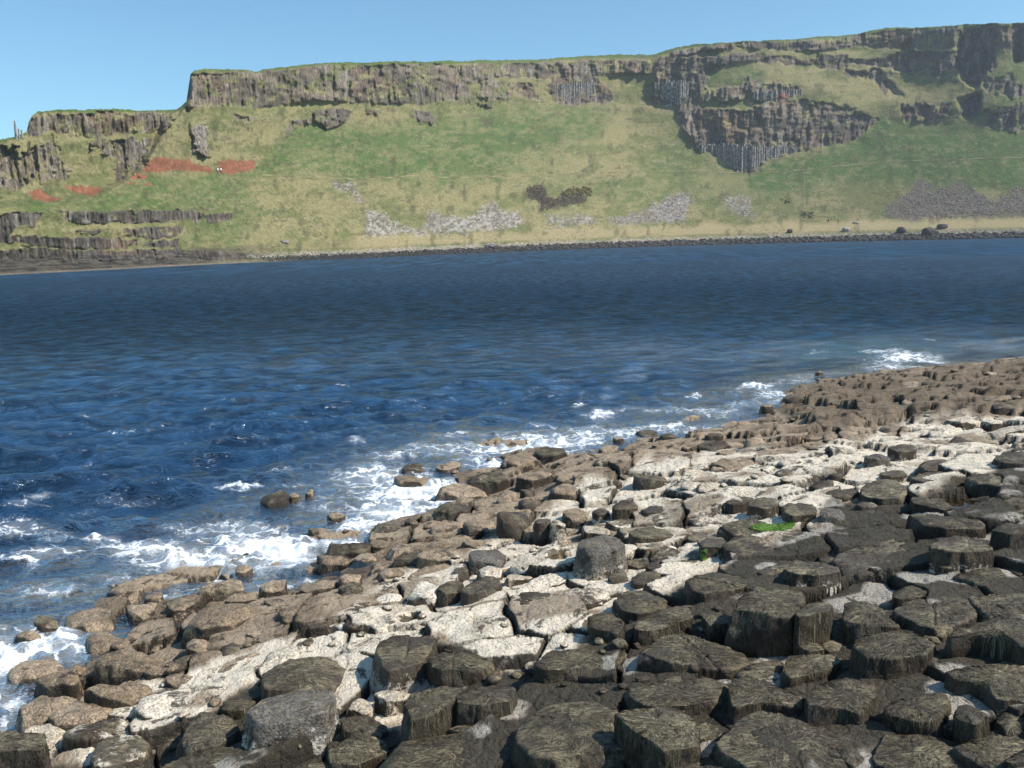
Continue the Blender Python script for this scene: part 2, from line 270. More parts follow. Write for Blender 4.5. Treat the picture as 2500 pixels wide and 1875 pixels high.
def build_cliff():
    PX, PY, X, Y, Z, rock, dark, red, hgt, az, T, back = CL
    n1 = fbm(PX / 60, PY / 26, 0, 4, 50); n2 = fbm(PX / 14, PY / 7, 0, 4, 51); n3 = fbm(PX / 5, PY / 4, 0, 2, 52)
    straw = np.array([.22, .194, .092]); green = np.array([.068, .112, .032]); olive = np.array([.14, .145, .056])
    C = lerp(np.broadcast_to(straw, PX.shape + (3,)), olive, sstep(-.35, .5, n1 + .5 * n2))
    g = np.zeros(PX.shape)
    for q, (pl, w) in enumerate(GREENS): g = np.maximum(g, w * pmask(PX, PY, pl, 22, 16, 40, 90 + q))
    C = lerp(C, green, np.clip(g * (.85 + .5 * n2), 0, 1))
    C = lerp(C, np.array([.10, .075, .045]), .5 * sstep(.45, .9, fbm(PX / 24, PY / 10, 0, 3, 58)))
    stb = sstep(22, 30, hgt) * (1 - sstep(42, 58, hgt + 8 * n1)) * sstep(700, 950, PX)
    C = lerp(C, np.array([.34, .275, .15]), stb * .8)
    up = sstep(4, 10, PY - (SKYLINE(PX))); C = lerp(C, np.array([.075, .12, .03]), (1 - up) * .85)
    sp1 = fbm(PX / 3.4, PY / 2.6, 0, 2, 61); cl1 = sstep(-.1, .6, fbm(PX / 60, PY / 30, 0, 3, 62)); C = lerp(C, np.array([.33, .29, .24]), .45 * sstep(.66, .9, sp1) * cl1); C = lerp(C, np.array([.045, .045, .025]), .6 * sstep(.45, .8, -sp1) * sstep(-.2, .5, fbm(PX / 70, PY / 26, 5, 3, 63)))
    C = lerp(C, np.array([.055, .06, .028]), .5 * sstep(.35, .75, fbm(PX / 16, PY / 30, 0, 4, 64)))
    # rock
    vs = fbm(az / 1.1, Z / 9, 0, 4, 53); bl = fbm(az / 14, Z / 9, 0, 3, 54)
    rc = lerp(np.broadcast_to(np.array([.185, .148, .105]), PX.shape + (3,)), np.array([.075, .064, .052]), np.clip(dark * 1.15 + .35 * bl, 0, 1))
    rc = rc * (.8 + .4 * sstep(-.5, .5, fbm(az / 22, Z / 5, 0, 3, 57)))[..., None]; rc = lerp(rc, np.array([.16, .10, .065]), .55 * sstep(.1, .6, fbm(az / 18, Z / 12, 4, 3, 56))); rc = lerp(rc, np.array([.25, .225, .20]), sstep(.3, .85, vs) * .65); rc = lerp(rc, np.array([.06, .055, .05]), sstep(.3, .8, -vs) * .5)
    tuft = sstep(.05, .45, fbm(PX / 22, PY / 11, 0, 4, 55) - .75 * dark + .25) * (PX > -900)
    C = lerp(C, rc, rock * (1 - .85 * tuft * (hgt > 60)))
    C = lerp(C, lerp(np.broadcast_to(np.array([.24, .10, .055]), PX.shape + (3,)), np.array([.19, .08, .045]), sstep(-.2, .5, n2)), np.clip(red * 1.1, 0, 1))
    for q, (pl, w) in enumerate(SCREE):
        C = lerp(C, lerp(np.broadcast_to(np.array([.13, .095, .08]), PX.shape + (3,)), np.array([.36, .33, .30]), w * sstep(-.5, .6, n3)), .75 * pmask(PX, PY, pl, 7, 11, 14, 120 + q))
    for q, pl in enumerate(THICKET): C = lerp(C, np.array([.06, .045, .035]), .85 * pmask(PX, PY, pl, 8, 9, 14, 140 + q))
    # shore: dark wave-washed rock, pale cobbles above it
    r_ = sstep(560, 760, PX); sh = (1 - sstep(11, 15, hgt + 3 * n2)) * r_; cb = sstep(11, 14, hgt) * (1 - sstep(17, 24, hgt + 4 * n2)) * r_
    C = lerp(C, np.array([.33, .28, .23]), cb * (.3 + .6 * sstep(-.3, .5, n3)))
    C = lerp(C, np.array([.035, .032, .03]), sh)
    lf = (1 - sstep(430, 760, PX)) * (1 - sstep(34, 46, hgt + 5 * n1)); C = lerp(C, lerp(np.broadcast_to(np.array([.085, .072, .058]), PX.shape + (3,)), np.array([.03, .028, .026]), sstep(-.3, .4, fbm(PX / 26, PY / 3, 0, 4, 59))), lf * .95)
    wl_ = (1 - sstep(3, 6, hgt)); C = lerp(C, np.array([.19, .16, .12]), wl_ * (1 - r_) * .7)
    n, m = PX.shape; V = np.stack([X, Y, Z], -1)
    # the plateau behind the edge, and the foot of the cliff below the water
    rows = [V]
    crow = [C]
    dirs = np.stack([X[-1], Y[-1], 0 * X[-1]], -1); dirs /= np.linalg.norm(dirs, axis=1)[:, None]
    for dd, dz in ((4, .1), (12, .2), (40, 0), (120, -2), (400, -12), (420, -120)):
        rows.append((V[-1] + dirs * dd + np.array([0, 0, dz]))[None]); crow.append(np.broadcast_to(green, (1, m, 3)) * 1.1)
    foot = V[0] - dirs * 8; foot[:, 2] = -2.5
    rows.insert(0, foot[None]); crow.insert(0, C[:1] * .6)
    V = np.concatenate(rows); C = np.concatenate(crow); rk = np.concatenate([rock[:1] * 0 + .5, np.maximum(rock, red * .25), np.zeros((6, m))])
    me = mesh_np("hills", V.reshape(-1, 3), grid_faces(V.shape[0], m)); attr(me, "tint", C.reshape(-1, 3)); attr(me, "rock", rk.ravel())
    t = NT("cliff_grass_and_basalt"); p = t.P(); rk = t.at("rock")
    f1 = t.noise(p, .9, 5, .7); f2 = t.noise(t.scale(p, (1.3, 1.3, .22)), 1.0, 4, .65)
    k = t.mix(rk, t.ramp(f1, .3, .70, .74, 1.26), t.ramp(f2, .32, .68, .45, 1.6))
    c = t.mix(1.0, t.at("tint", True), k, 'MULTIPLY'); t.put(t.b.inputs['Base Color'], c); t.b.inputs['Roughness'].default_value = .95; t.b.inputs['Specular IOR Level'].default_value = .15
    t.put(t.b.inputs['Normal'], t.bump(t.mix(rk, f1, f2), .7, 1.2))
    o = link(me, "hills", t.m); tag(o, kind="structure")
build_cliff()

def mat_plain(name, c1, c2, sc=8, rough=.9, bump=.3, dist=.03):
    t = NT(name); f = t.noise(t.P(), sc, 5, .65); t.put(t.b.inputs['Base Color'], t.mix(t.ramp(f, .35, .65), c1, c2)); t.b.inputs['Roughness'].default_value = rough
    t.b.inputs['Specular IOR Level'].default_value = .25
    if bump: t.put(t.b.inputs['Normal'], t.bump(f, bump, dist))
    return t.m
M_DARKB = mat_plain("dark_shore_rock", (.022, .02, .02), (.075, .066, .056), 1.2, .8, .8, .3)
M_PALEB = mat_plain("pale_cobble", (.20, .17, .14), (.50, .46, .41), 1.5, .9, .5, .2)
M_SCREE = mat_plain("scree_stone", (.25, .23, .21), (.56, .54, .50), .9, .9, .5, .2)
M_SCREED = mat_plain("brown_scree_stone", (.125, .103, .092), (.32, .285, .26), .9, .9, .5, .2)
M_COLUMN = mat_plain("weathered_basalt", (.07, .064, .06), (.33, .30, .27), .8, .9, .6, .3)
M_HEATH = mat_plain("bare_heath_twigs", (.07, .05, .038), (.15, .115, .085), 2, .95, .3, .1)
M_GORSE = mat_plain("gorse", (.06, .055, .025), (.19, .15, .04), 1.5, .95, .3, .1)
M_BUSH = mat_plain("shrub_leaves", (.025, .045, .012), (.07, .105, .03), 2, .95, .3, .1)
def icos(sub=1):
    import bmesh
    b = bmesh.new(); bmesh.ops.create_icosphere(b, subdivisions=sub, radius=1.0); V = np.array([v.co[:] for v in b.verts]); F = np.array([[v.index for v in f.verts] for f in b.faces]); b.free(); return V, F
ICO1, ICO2, ICO3 = icos(1), icos(2), icos(4)
def stones(P, size, flat=(.55, .8), ico=ICO1, rough=.3, seed=0):
    """many lumpy stones in one mesh: centres P, sizes"""
    r = np.random.default_rng(seed); V0, F0 = ico; n = len(P); k = len(V0)
    sc = np.stack([r.uniform(.75, 1.3, n), r.uniform(.75, 1.2, n), r.uniform(*flat, n)], -1) * np.asarray(size)[:, None]
    a = r.uniform(0, 6.28, n); V = V0[None] * (1 + rough * (r.random((n, k)) - .5) * 1.6)[..., None]; V = V * sc[:, None]
    x = V[..., 0] * np.cos(a)[:, None] - V[..., 1] * np.sin(a)[:, None]; y = V[..., 0] * np.sin(a)[:, None] + V[..., 1] * np.cos(a)[:, None]
    V = np.stack([x, y, V[..., 2]], -1) + np.asarray(P)[:, None]
    return V.reshape(-1, 3), (F0[None] + (np.arange(n) * k)[:, None, None]).reshape(-1, 3)
def pts_in(poly, n, warp=5):
    xs = [p[0] for p in poly]; ys = [p[1] for p in poly]; x = RNG.uniform(min(xs) - warp, max(xs) + warp, n); y = RNG.uniform(min(ys) - warp, max(ys) + warp, n)
    k = pmask(x, y, poly, 2, warp, 12, 120) > .5; return x[k], y[k]
def scatter_shore():
    # dark boulders along the far waterline, sizes follow the photograph: about 10 px
    x = RNG.uniform(640, 2800, 2600); h = RNG.uniform(1, 13, 2600) ** 1.0; y = WATERLINE(x) - h; P = cliff_at(x, y); D = np.hypot(P[:, 0], P[:, 1]); s = D / FPX * RNG.uniform(2.0, 6.5, len(x)) * np.clip((x - 400) / 900, .5, 1)
    V, F = stones(P, s, (.5, .85), ICO1, .35, 1); tag(link(mesh_np("shore_boulders", V, F), "shore_boulders", M_DARKB, smooth=False), "band of countless black boulders along the far waterline below the cliffs", "boulders", kind="stuff")
    x = RNG.uniform(600, 2800, 2600); y = WATERLINE(x) - RNG.uniform(10, 21, len(x)) ; P = cliff_at(x, y); D = np.hypot(P[:, 0], P[:, 1]); s = D / FPX * RNG.uniform(.8, 2.6, len(x))
    V, F = stones(P, s, (.4, .7), ICO1, .3, 2); tag(link(mesh_np("cobbles", V, F), "cobbles", M_PALEB, smooth=False), "strip of pale cobbles at the top of the far beach behind the black boulders", "cobbles", kind="stuff")
    pv, pf, dv, df = [], [], [], []
    for q, (pl, w) in enumerate(SCREE):
        ar = (max(p[0] for p in pl) - min(p[0] for p in pl)) * (max(p[1] for p in pl) - min(p[1] for p in pl)); x, y = pts_in(pl, int(ar / 7), 11); P = cliff_at(x, y); D = np.hypot(P[:, 0], P[:, 1]); s = D / FPX * RNG.uniform(.7, 2.0, len(x))
        V, F = stones(P, s, (.4, .8), ICO1, .4, 3 + q); (pv if w > .3 else dv).append(V); (pf if w > .3 else df).append(F)
    for nm, vs, fs, mt, lb in (("scree", pv, pf, M_SCREE, "fans of pale broken stone lying on the grass slope above the far shore"), ("scree", dv, df, M_SCREED, "brown-purple fan of broken stone at the foot of the slope on the right")):
        off = 0; ff = []
        for V, F in zip(vs, fs): ff.append(F + off); off += len(V)
        tag(link(mesh_np(nm, np.concatenate(vs), np.concatenate(ff)), nm, mt, smooth=False), lb, "scree", kind="stuff")
scatter_shore()
def lump(name, px, py, wpx, hpx, mat, label, cat, group=None):
    c = cliff_at(px, py + hpx * .4)[0]; D = math.hypot(c[0], c[1]); s = D / FPX
    V0, F0 = ICO3; n = fbm(V0[:, 0] * 1.6 + px, V0[:, 1] * 1.6, V0[:, 2] * 1.6, 4, 9); V = V0 * (1 + .22 * n)[:, None] * np.array([wpx / 2, wpx / 2, hpx * .55]) * s
    V[:, 2] += hpx * .3 * s; me = mesh_np(name, V, F0); o = link(me, name, mat); o.location = c; return tag(o, label, cat, group)
for a in ((1928, 564, 13, 11, M_DARKB, "small dark round boulder standing on the far beach below the three organ-like columns"), (2066, 560, 17, 11, M_PALEB, "pale tan boulder on the far beach, biggest light stone on the strip"),
          (2200, 562, 20, 15, M_DARKB, "dark domed boulder on the far beach, left of the two biggest boulders"), (2267, 565, 28, 18, M_DARKB, "biggest black round boulder of the far shore, at the water's side"),
          (2300, 553, 22, 12, M_DARKB, "flat-topped dark boulder set back on the grass behind the biggest black boulder"), (2090, 543, 14, 5, M_PALEB, "flat pale stone lying alone in the straw-coloured grass of the far beach"),
          (696, 590, 18, 9, M_SCREED, "brown rugged boulder above the far beach near the dark headland platform"), (1195, 598, 34, 12, M_SCREED, "ragged brown rock heap rising from the middle of the far waterline"), (1040, 612, 13, 8, M_DARKB, "dark rounded boulder at the far waterline, left of the ragged rock heap"),
          (2285, 568, 14, 8, M_DARKB, "small dark boulder close against the biggest black boulder of the far shore")):
    lump("boulder", *a, "boulder", "boulders standing out on the far shore")
def leafy(name, poly, n, hs, mat, label, cat, kind=None, size=.5):
    x, y = pts_in(poly, int(n * .8), 9); P = cliff_at(x, y); P[:, 2] += RNG.uniform(0, hs, len(P)); V, F = stones(P, RNG.uniform(.3, 1.0, len(P)) * size * .55, (.5, .9), ICO1, .9, 5)
    return tag(link(mesh_np(name, V, F), name, mat, smooth=False), label, cat, kind=kind)
leafy("heath", THICKET[0], 2200, 1.0, M_HEATH, "dark purple-brown patch of bare thicket on the slope, left half", "heath", "stuff"); leafy("heath", THICKET[1], 3000, 1.0, M_HEATH, "dark brown straggling thicket below the yellow gorse on the slope", "heath", "stuff")
leafy("gorse", q2([(1390, 975), (1480, 935), (1560, 945), (1570, 975), (1480, 970)]), 700, .8, M_GORSE, "low gorse bush with yellow flowers beside the dark thicket", "bush", size=1.3)
leafy("bush", q3([(870, 1220), (900, 1208), (950, 1208), (950, 1228), (900, 1240)]), 260, 1.0, M_BUSH, "low dark green bush on the straw slope above the far beach", "bush", size=.85)
leafy("bush", q3([(1035, 1240), (1060, 1228), (1090, 1232), (1085, 1245), (1040, 1248)]), 120, .6, M_BUSH, "small flat dark bush right of the larger low bush", "bush", size=.85)
leafy("bush", q3([(710, 1125), (760, 1110), (800, 1130), (760, 1145)]), 260, .6, M_BUSH, "dark scrub bush halfway down the green slope below the walkers", "bush", size=.85)
# the footpath cut across the slope
def path():
    xs = np.arange(640, 2700, 4.0); ys = np.interp(xs, [p[0] for p in PATHLINE], [p[1] for p in PATHLINE]) + 1.2 * fbm(xs / 30, xs * 0, 0, 3, 70); gap = fbm(xs / 45, xs * 0 + 9, 0, 2, 71) > .25
    A = cliff_at(xs, ys); n = len(xs); dirs = A.copy(); dirs[:, 2] = 0; dirs /= np.linalg.norm(dirs, axis=1)[:, None]
    rows = [A - dirs * .3 + [0, 0, -.1], A + [0, 0, .10], A + dirs * .3 + [0, 0, .38], A + dirs * .8 + [0, 0, .4]]
    V = np.concatenate(rows); F = grid_faces(4, n); tag(link(mesh_np("path", V, F), "path", mat_plain("trodden_earth", (.10, .09, .04), (.24, .21, .10), .15), smooth=False), kind="structure")
path()
# organ-like columns: a basalt cliff whose pillars can be told apart
def column_mesh(h, r, seed, sides=6):
    rr = np.random.default_rng(seed); a = np.linspace(0, 2 * np.pi, sides, endpoint=False) + rr.uniform(0, 1); lv = np.linspace(0, 1, 7); V = []
    for t in lv:
        w = r * (1 + rr.uniform(-.06, .06)); V += [(w * math.cos(q) + rr.uniform(-.03, .03), w * math.sin(q) + rr.uniform(-.03, .03), h * t) for q in a]
    V.append((0, 0, h + r * .15)); F = grid_faces(7, sides, True).tolist() + [[6 * sides + k, 6 * sides + (k + 1) % sides, 7 * sides] for k in range(sides)]
    me = bpy.data.meshes.new("column"); me.from_pydata(V, [], F); me.update(); return me
def organ(pts_top, pts_bot, step, label, name="basalt_cliff"):
    x0, x1 = pts_top[0][0], pts_top[-1][0]; root = empty(name, cliff_at((x0 + x1) / 2, np.interp((x0 + x1) / 2, *zip(*pts_bot)))[0]); tag(root, label, "cliff", "columned basalt cliffs across the bay", "thing"); rl = np.array(root.location); x = x0; k = 0
    while x < x1:
        yb = np.interp(x, *zip(*pts_bot)) + 3; yt = np.interp(x, *zip(*pts_top)) + RNG.uniform(-3, 3); b = cliff_at(x, yb)[0]; t_ = cliff_at(x, yt)[0]; D = math.hypot(t_[0], t_[1]); D = min(D, math.hypot(b[0], b[1]) + 3) - .6; r = step * .56 * D / FPX
        d = rays(x, yb); dh = math.hypot(d[0], d[1]); zb = EYE + D * d[2] / dh; d2 = rays(x, yt); zt = EYE + D * d2[2] / math.hypot(d2[0], d2[1])
        o = link(column_mesh(max(zt - zb + 1, 1.5), r, k + int(x)), "column", M_COLUMN, root, smooth=False); o.location = np.array([d[0] / dh * D, d[1] / dh * D, zb - 1]) - rl; o.location += Vector((0, RNG.uniform(-.5, .5), 0))
        x += step * RNG.uniform(.85, 1.15); k += 1
organ([(1702, 350), (1750, 352), (1850, 356), (1945, 362)], [(1702, 356), (1745, 382), (1795, 418), (1832, 421), (1880, 392), (1945, 368)], 5.6, "fan of tall grey organ-pipe columns ending in a point above the footpath")
organ([(1600, 200), (1660, 196), (1680, 205)], [(1600, 252), (1630, 266), (1665, 262), (1680, 240)], 5.5, "dark grey columns at the left edge of the rocky bowl, just under the skyline step")
organ([(1350, 208), (1400, 200), (1450, 202)], [(1350, 236), (1405, 258), (1450, 240)], 5.5, "grey column group above the green slope at mid cliff, left of the skyline step")
organ([(1840, 226), (1900, 220), (1960, 216)], [(1840, 236), (1900, 246), (1960, 232)], 6, "reddish-brown short columns inside the rocky bowl, above the organ pipes")
# the rock stacks on the skyline of the left headland
st = empty("rock_stack", cliff_at(42, 336)[0]); tag(st, "thin dark pinnacles standing on the skyline at the far left", "rock stack")
for x, yt, w in ((40, 295, 6), (47, 314, 5), (56, 317, 7)):
    b = cliff_at(x, 338)[0]; D = math.hypot(b[0], b[1]); d = rays(x, yt); zt = EYE + D * d[2] / math.hypot(d[0], d[1]); me = column_mesh(zt - b[2] + 3, w * .5 * D / FPX, int(x), 7)
    for v in me.vertices: f = max(0, v.co.z / (zt - b[2] + 3)); v.co.x *= 1.3 - .75 * f; v.co.y *= 1.3 - .75 * f
    o = link(me, "pinnacle", M_COLUMN, st, smooth=False); o.location = Vector(b) - st.location - Vector((0, 0, 3))
# ------------------------------------------------------------------ near shelf: shoreline, ground height
SHORE_PX = [(-900, 2700), (-300, 2060), (-60, 1840), (20, 1750), (110, 1640), (230, 1530), (420, 1440), (640, 1400), (790, 1350), (900, 1280), (1010, 1225), (1120, 1150), (1230, 1090), (1450, 1085), (1640, 1055), (1790, 1020), (1930, 985), (1960, 950), (2050, 925), (2250, 905), (2500, 888), (2800, 868), (3300, 835), (4200, 790)]
_sp = on_plane([p[0] for p in SHORE_PX], [p[1] for p in SHORE_PX], 0.0); SHORE = [tuple(p[:2]) for p in _sp]
_land = SHORE + [(60, -40), (-10, -40), (-12, -6)]
def shore_s(x, y):
    x = np.asarray(x, float); y = np.asarray(y, float); return seg_dist(x, y, SHORE) * np.where(inside(x, y, _land), 1, -1)
def G0(x, y):
    s = shore_s(x, y); return np.where(s > 0, .02 + .155 * s, np.maximum(.02 + .09 * s + .025 * np.minimum(s + 2, 0) * 2, -2.4))
POOLS = [  # photo px centre, half width, half depth px, height offset of the water above the smooth shelf, label for nothing: setting
    (2385, 1203, 50, 11, -.03), (1372, 1372, 34, 22, -.03), (845, 1408, 60, 14, -.01), (2360, 1232, 52, 11, -.01), (1695, 1164, 34, 10, -.02), (1000, 1528, 24, 14, -.05), (1815, 1105, 40, 8, -.02), (2020, 1015, 80, 9, .0), (880, 1385, 26, 14, .0), (770, 1565, 50, 9, -.03), (1265, 1395, 40, 8, -.03), (1500, 1555, 70, 16, -.03)]
_pw = []
for (x, y, a, b, dz) in POOLS:
    z = .3
    for _ in range(12): c = on_plane(x, y, z); z = float(G0(c[0], c[1])) + dz
    e = on_plane(x + a, y, z); g = on_plane(x, y - b, z); _pw.append((c, z, np.linalg.norm(e - c), np.linalg.norm(g - c)))
OUTC = [(1900, 995), (1960, 940), (2060, 920), (2500, 880), (2900, 850), (2900, 975), (2500, 1005), (2200, 1020), (1990, 1045)]
def ground_h(x, y):
    x = np.asarray(x, float); y = np.asarray(y, float)
    s = shore_s(x, y); g = np.where(s > 0, .02 + .155 * s, np.maximum(.02 + .09 * s + .025 * np.minimum(s + 2, 0) * 2, -2.4))
    wx = x + .12 * fbm(x * 1.3, y * 1.3, 0, 3, 80); wy = y + .12 * fbm(x * 1.3, y * 1.3, 5, 3, 81)
    g = g - .07 * np.exp(-(s / 1.3) ** 2) + .02
    b, r, r2, dx, dy = voronoi(wx / .62, wy / .62, 82); b2, q, q2_, _, _ = voronoi(wx / .19, wy / .19, 87)
    land = sstep(-3, .3, s)
    blk = ((r - .45) * .13 + .10 * (r2 - .5) * dx - .10 * (1 - sstep(0, .065, b)) * (.4 + r2) + (q - .5) * .012 - .008 * (1 - sstep(0, .12, b2)))
    qx, qy = project(np.stack([x, y, g], -1)); g = g + .11 * pmask(qx, qy, OUTC, 12, 8, 40, 220)
    h = g + blk * (.5 + .5 * land) * (1 + .45 * np.exp(-((s + .3) / 1.2) ** 2)) - .05 * np.exp(-((s + .2) / 1.0) ** 2) - .05 * sstep(-.3, -1.5, s) + .06 * fbm(x * .7, y * .7, 0, 3, 83) + .018 * fbm(x * 4, y * 4, 0, 4, 84)
    for (c, z, a, bb) in _pw:
        d = np.hypot((x - c[0]) / a, (y - c[1]) / bb); h = h - (1 - sstep(.7, 1.25, d)) * np.maximum(h - (z - .06), 0)
    return h, b, q
WHITE_PX = [(20, 1860), (90, 1770), (300, 1690), (470, 1640), (600, 1590), (850, 1500), (900, 1440), (1100, 1350), (1250, 1310), (1400, 1200), (1480, 1165), (1600, 1130), (1720, 1110), (1850, 1090), (2100, 1075), (2200, 1025), (2320, 1010), (2900, 980),
    (2900, 1090), (2500, 1130), (2300, 1180), (2180, 1210), (2020, 1240), (1980, 1290), (1860, 1330), (1760, 1390), (1640, 1440), (1560, 1500), (1450, 1560), (1400, 1600), (1250, 1640), (1060, 1560), (1010, 1650), (1000, 1780), (820, 1760), (800, 1650), (640, 1660), (450, 1790), (240, 1880), (60, 1900)]
DARK_PX = [(2900, 1090), (2500, 1130), (2300, 1180), (2180, 1210), (2020, 1240), (1980, 1290), (1860, 1330), (1760, 1390), (1640, 1440), (1560, 1500), (1450, 1560), (1400, 1600), (1250, 1640), (1060, 1560), (1010, 1650), (1000, 1780), (820, 1760), (800, 1650), (640, 1660), (450, 1790), (240, 1880), (-200, 1880), (-900, 3500), (4000, 3500)]
def zones(x, y, z):
    px, py = project(np.stack([x, y, z], -1)); w = pmask(px, py, WHITE_PX, 14, 26, 60, 210); k = pmask(px, py, DARK_PX, 14, 26, 60, 211); return w * (1 - k), k
def build_ground():
    inv = np.linspace(1 / 75, 1 / 2.6, 720); D = 1 / inv[::-1]; D = np.concatenate([[.4, 1.0, 1.6, 2.1], D, [90, 140, 260, 420]]); A = np.linspace(R(-44), R(46), 900)
    DD, AA = np.meshgrid(D, A, indexing='ij'); x = DD * np.sin(AA); y = DD * np.cos(AA); h, b, q = ground_h(x, y); w, k = zones(x, y, h); px_, _ = project(np.stack([x, y, h], -1)); out = ((DD < 3.3) | ((px_ > 2900) & (shore_s(x, y) > 5))); k = np.where(out, 1.0, k); w = np.where(out, 0.0, w)
    far = DD > 80; h = np.where(far, -2.6, h)
    n1 = fbm(x * 2.2, y * 2.2, 0, 4, 90)
    s = shore_s(x, y); tan = np.array([.35, .265, .18]); C = lerp(np.broadcast_to(tan, x.shape + (3,)), np.array([.20, .148, .098]), sstep(-.1, .55, n1 + .3 * (q - .5)))
    C = lerp(C, np.array([.72, .62, .48]), w * sstep(-.55, -.15, n1 + .2)); C = lerp(C, np.array([.060, .050, .034]), k)
    oq = project(np.stack([x, y, h], -1)); C = lerp(C, np.array([.15, .108, .066]), .75 * pmask(oq[0], oq[1], OUTC, 14, 16, 50, 221))
    C = lerp(C, np.array([.24, .175, .11]), w * .8 * sstep(.38, .62, fbm(x * 1.1 + 9, y * 1.1, 0, 4, 97)))
    C = lerp(C, np.array([.45, .40, .33]), k * sstep(.25, .5, fbm(x * 3, y * 3, 0, 3, 93)) * .8)
    C = lerp(C, np.array([.06, .05, .045]), sstep(-1.5, -6, s) * .7)
    me = mesh_np("ground", np.stack([x, y, h], -1).reshape(-1, 3), grid_faces(len(D), len(A))[:, ::-1]); attr(me, "tint", C.reshape(-1, 3)); attr(me, "crack", (1 - sstep(.0, .14, b)).ravel())
    t = NT("shelf_rock"); p = t.P(); f = t.noise(p, 9, 6, .7); f2 = t.noise(p, 38, 3, .6); fk = t.noise(p, 5, 5, .75, .6)
    c = t.mix(1.0, t.at("tint", True), t.mix(t.mathn('MULTIPLY_ADD', f, .6, ), (.45,) * 3, (1.5,) * 3), 'MULTIPLY')
    nz = t.normz(); weed = t.mathn('MULTIPLY', t.ramp(t.mathn('ADD', fk, t.ramp(nz, .95, .45, 0, .22)), .55, .62), .88); c = t.mix(weed, c, (.06, .048, .03)); c = t.mix(t.mathn('MULTIPLY', t.at("crack"), t.ramp(f, .3, .5)), c, (.035, .028, .02))
    t.put(t.b.inputs['Base Color'], c); t.b.inputs['Roughness'].default_value = .8; t.b.inputs['Specular IOR Level'].default_value = .3
    t.put(t.b.inputs['Normal'], t.bump(f2, .8, .03, t.bump(f, 1.0, .10))); tag(link(me, "ground", t.m), kind="structure")
build_ground()

# ------------------------------------------------------------------ the sea
FOAM = [(300, 1230, 160, 20, .38), (520, 1290, 200, 22, .42), (120, 1440, 120, 20, .45), (700, 1090, 120, 8, .25), (450, 1180, 120, 8, .25), (1150, 1090, 160, 14, .4), (1700, 1050, 120, 12, .5), (1560, 1000, 120, 8, .42), (1900, 960, 60, 8, .4), (180, 1170, 160, 10, .3), (600, 1010, 200, 6, .22), (950, 1110, 120, 10, .4),  # photo px x, y, half width, half height, strength
    (95, 1578, 120, 40, 1.0), (10, 1600, 70, 50, .9), (150, 1555, 60, 22, .9), (20, 1700, 50, 40, .6), (10, 1790, 30, 60, .6), (460, 1370, 120, 26, .9), (370, 1340, 120, 22, .75), (520, 1395, 50, 22, 1.0), (660, 1340, 110, 24, 1.0), (560, 1320, 70, 16, .8), (330, 1420, 70, 20, .5), (420, 1460, 50, 8, .8),
    (940, 1250, 80, 32, 1.0), (880, 1280, 60, 22, 1.0), (1010, 1200, 90, 34, .75), (900, 1160, 90, 24, .6), (1000, 1150, 60, 14, .6), (800, 1235, 80, 18, .4), (583, 1187, 58, 7, 1.1), (1340, 1086, 100, 18, 1.0), (1430, 1078, 40, 16, 1.0), (1250, 1100, 60, 14, .7), (1200, 1135, 80, 16, .6), (1480, 1008, 30, 9, 1.2), (1450, 1018, 34, 6, .8), (1415, 990, 24, 5, .7), (1325, 1038, 26, 4, .8),
    (1590, 1110, 70, 9, .7), (1640, 1036, 26, 5, .8), (1855, 942, 26, 6, 1.0), (1820, 943, 16, 5, .9), (1690, 968, 20, 5, .7), (1610, 1038, 22, 5, .7), (1700, 1000, 80, 10, .45), (1760, 1010, 60, 10, .45), (1500, 1060, 120, 16, .45),
    (2215, 872, 74, 12, 1.0), (2150, 858, 70, 9, .62), (2260, 882, 40, 5, .9), (2000, 862, 50, 6, .5), (2270, 828, 30, 4, .6), (2180, 876, 110, 26, .33),
    (100, 1212, 40, 8, .9), (60, 1235, 60, 10, .6), (40, 1290, 90, 24, .65), (150, 1310, 60, 16, .5), (120, 1345, 90, 14, .7), (255, 1314, 40, 7, .9), (60, 1360, 80, 10, .7), (280, 1060, 34, 4, .9), (340, 1050, 50, 4, .7), (400, 1038, 40, 3, .6), (210, 1020, 30, 4, .5), (215, 1130, 20, 4, .6), (872, 1075, 22, 6, 1.0), (830, 935, 26, 3, .7), (845, 938, 10, 3, .6), (1080, 1010, 30, 4, .3), (1030, 975, 30, 4, .35), (1100, 980, 40, 3, .4), (340, 925, 4, 2, 0), (660, 1140, 60, 5, .3), (50, 1130, 40, 5, .4), (130, 1120, 30, 3, .5),
    (750, 1430, 110, 12, .35), (800, 1330, 70, 14, .5), (990, 1310, 16, 30, .9), (300, 1490, 90, 14, .35), (80, 1640, 60, 12, .5), (200, 1605, 60, 8, .5), (690, 1150, 50, 5, .5), (1090, 1060, 60, 10, .35), (720, 1185, 70, 8, .35), (200, 1260, 120, 14, .3), (780, 1020, 60, 3, .3)]
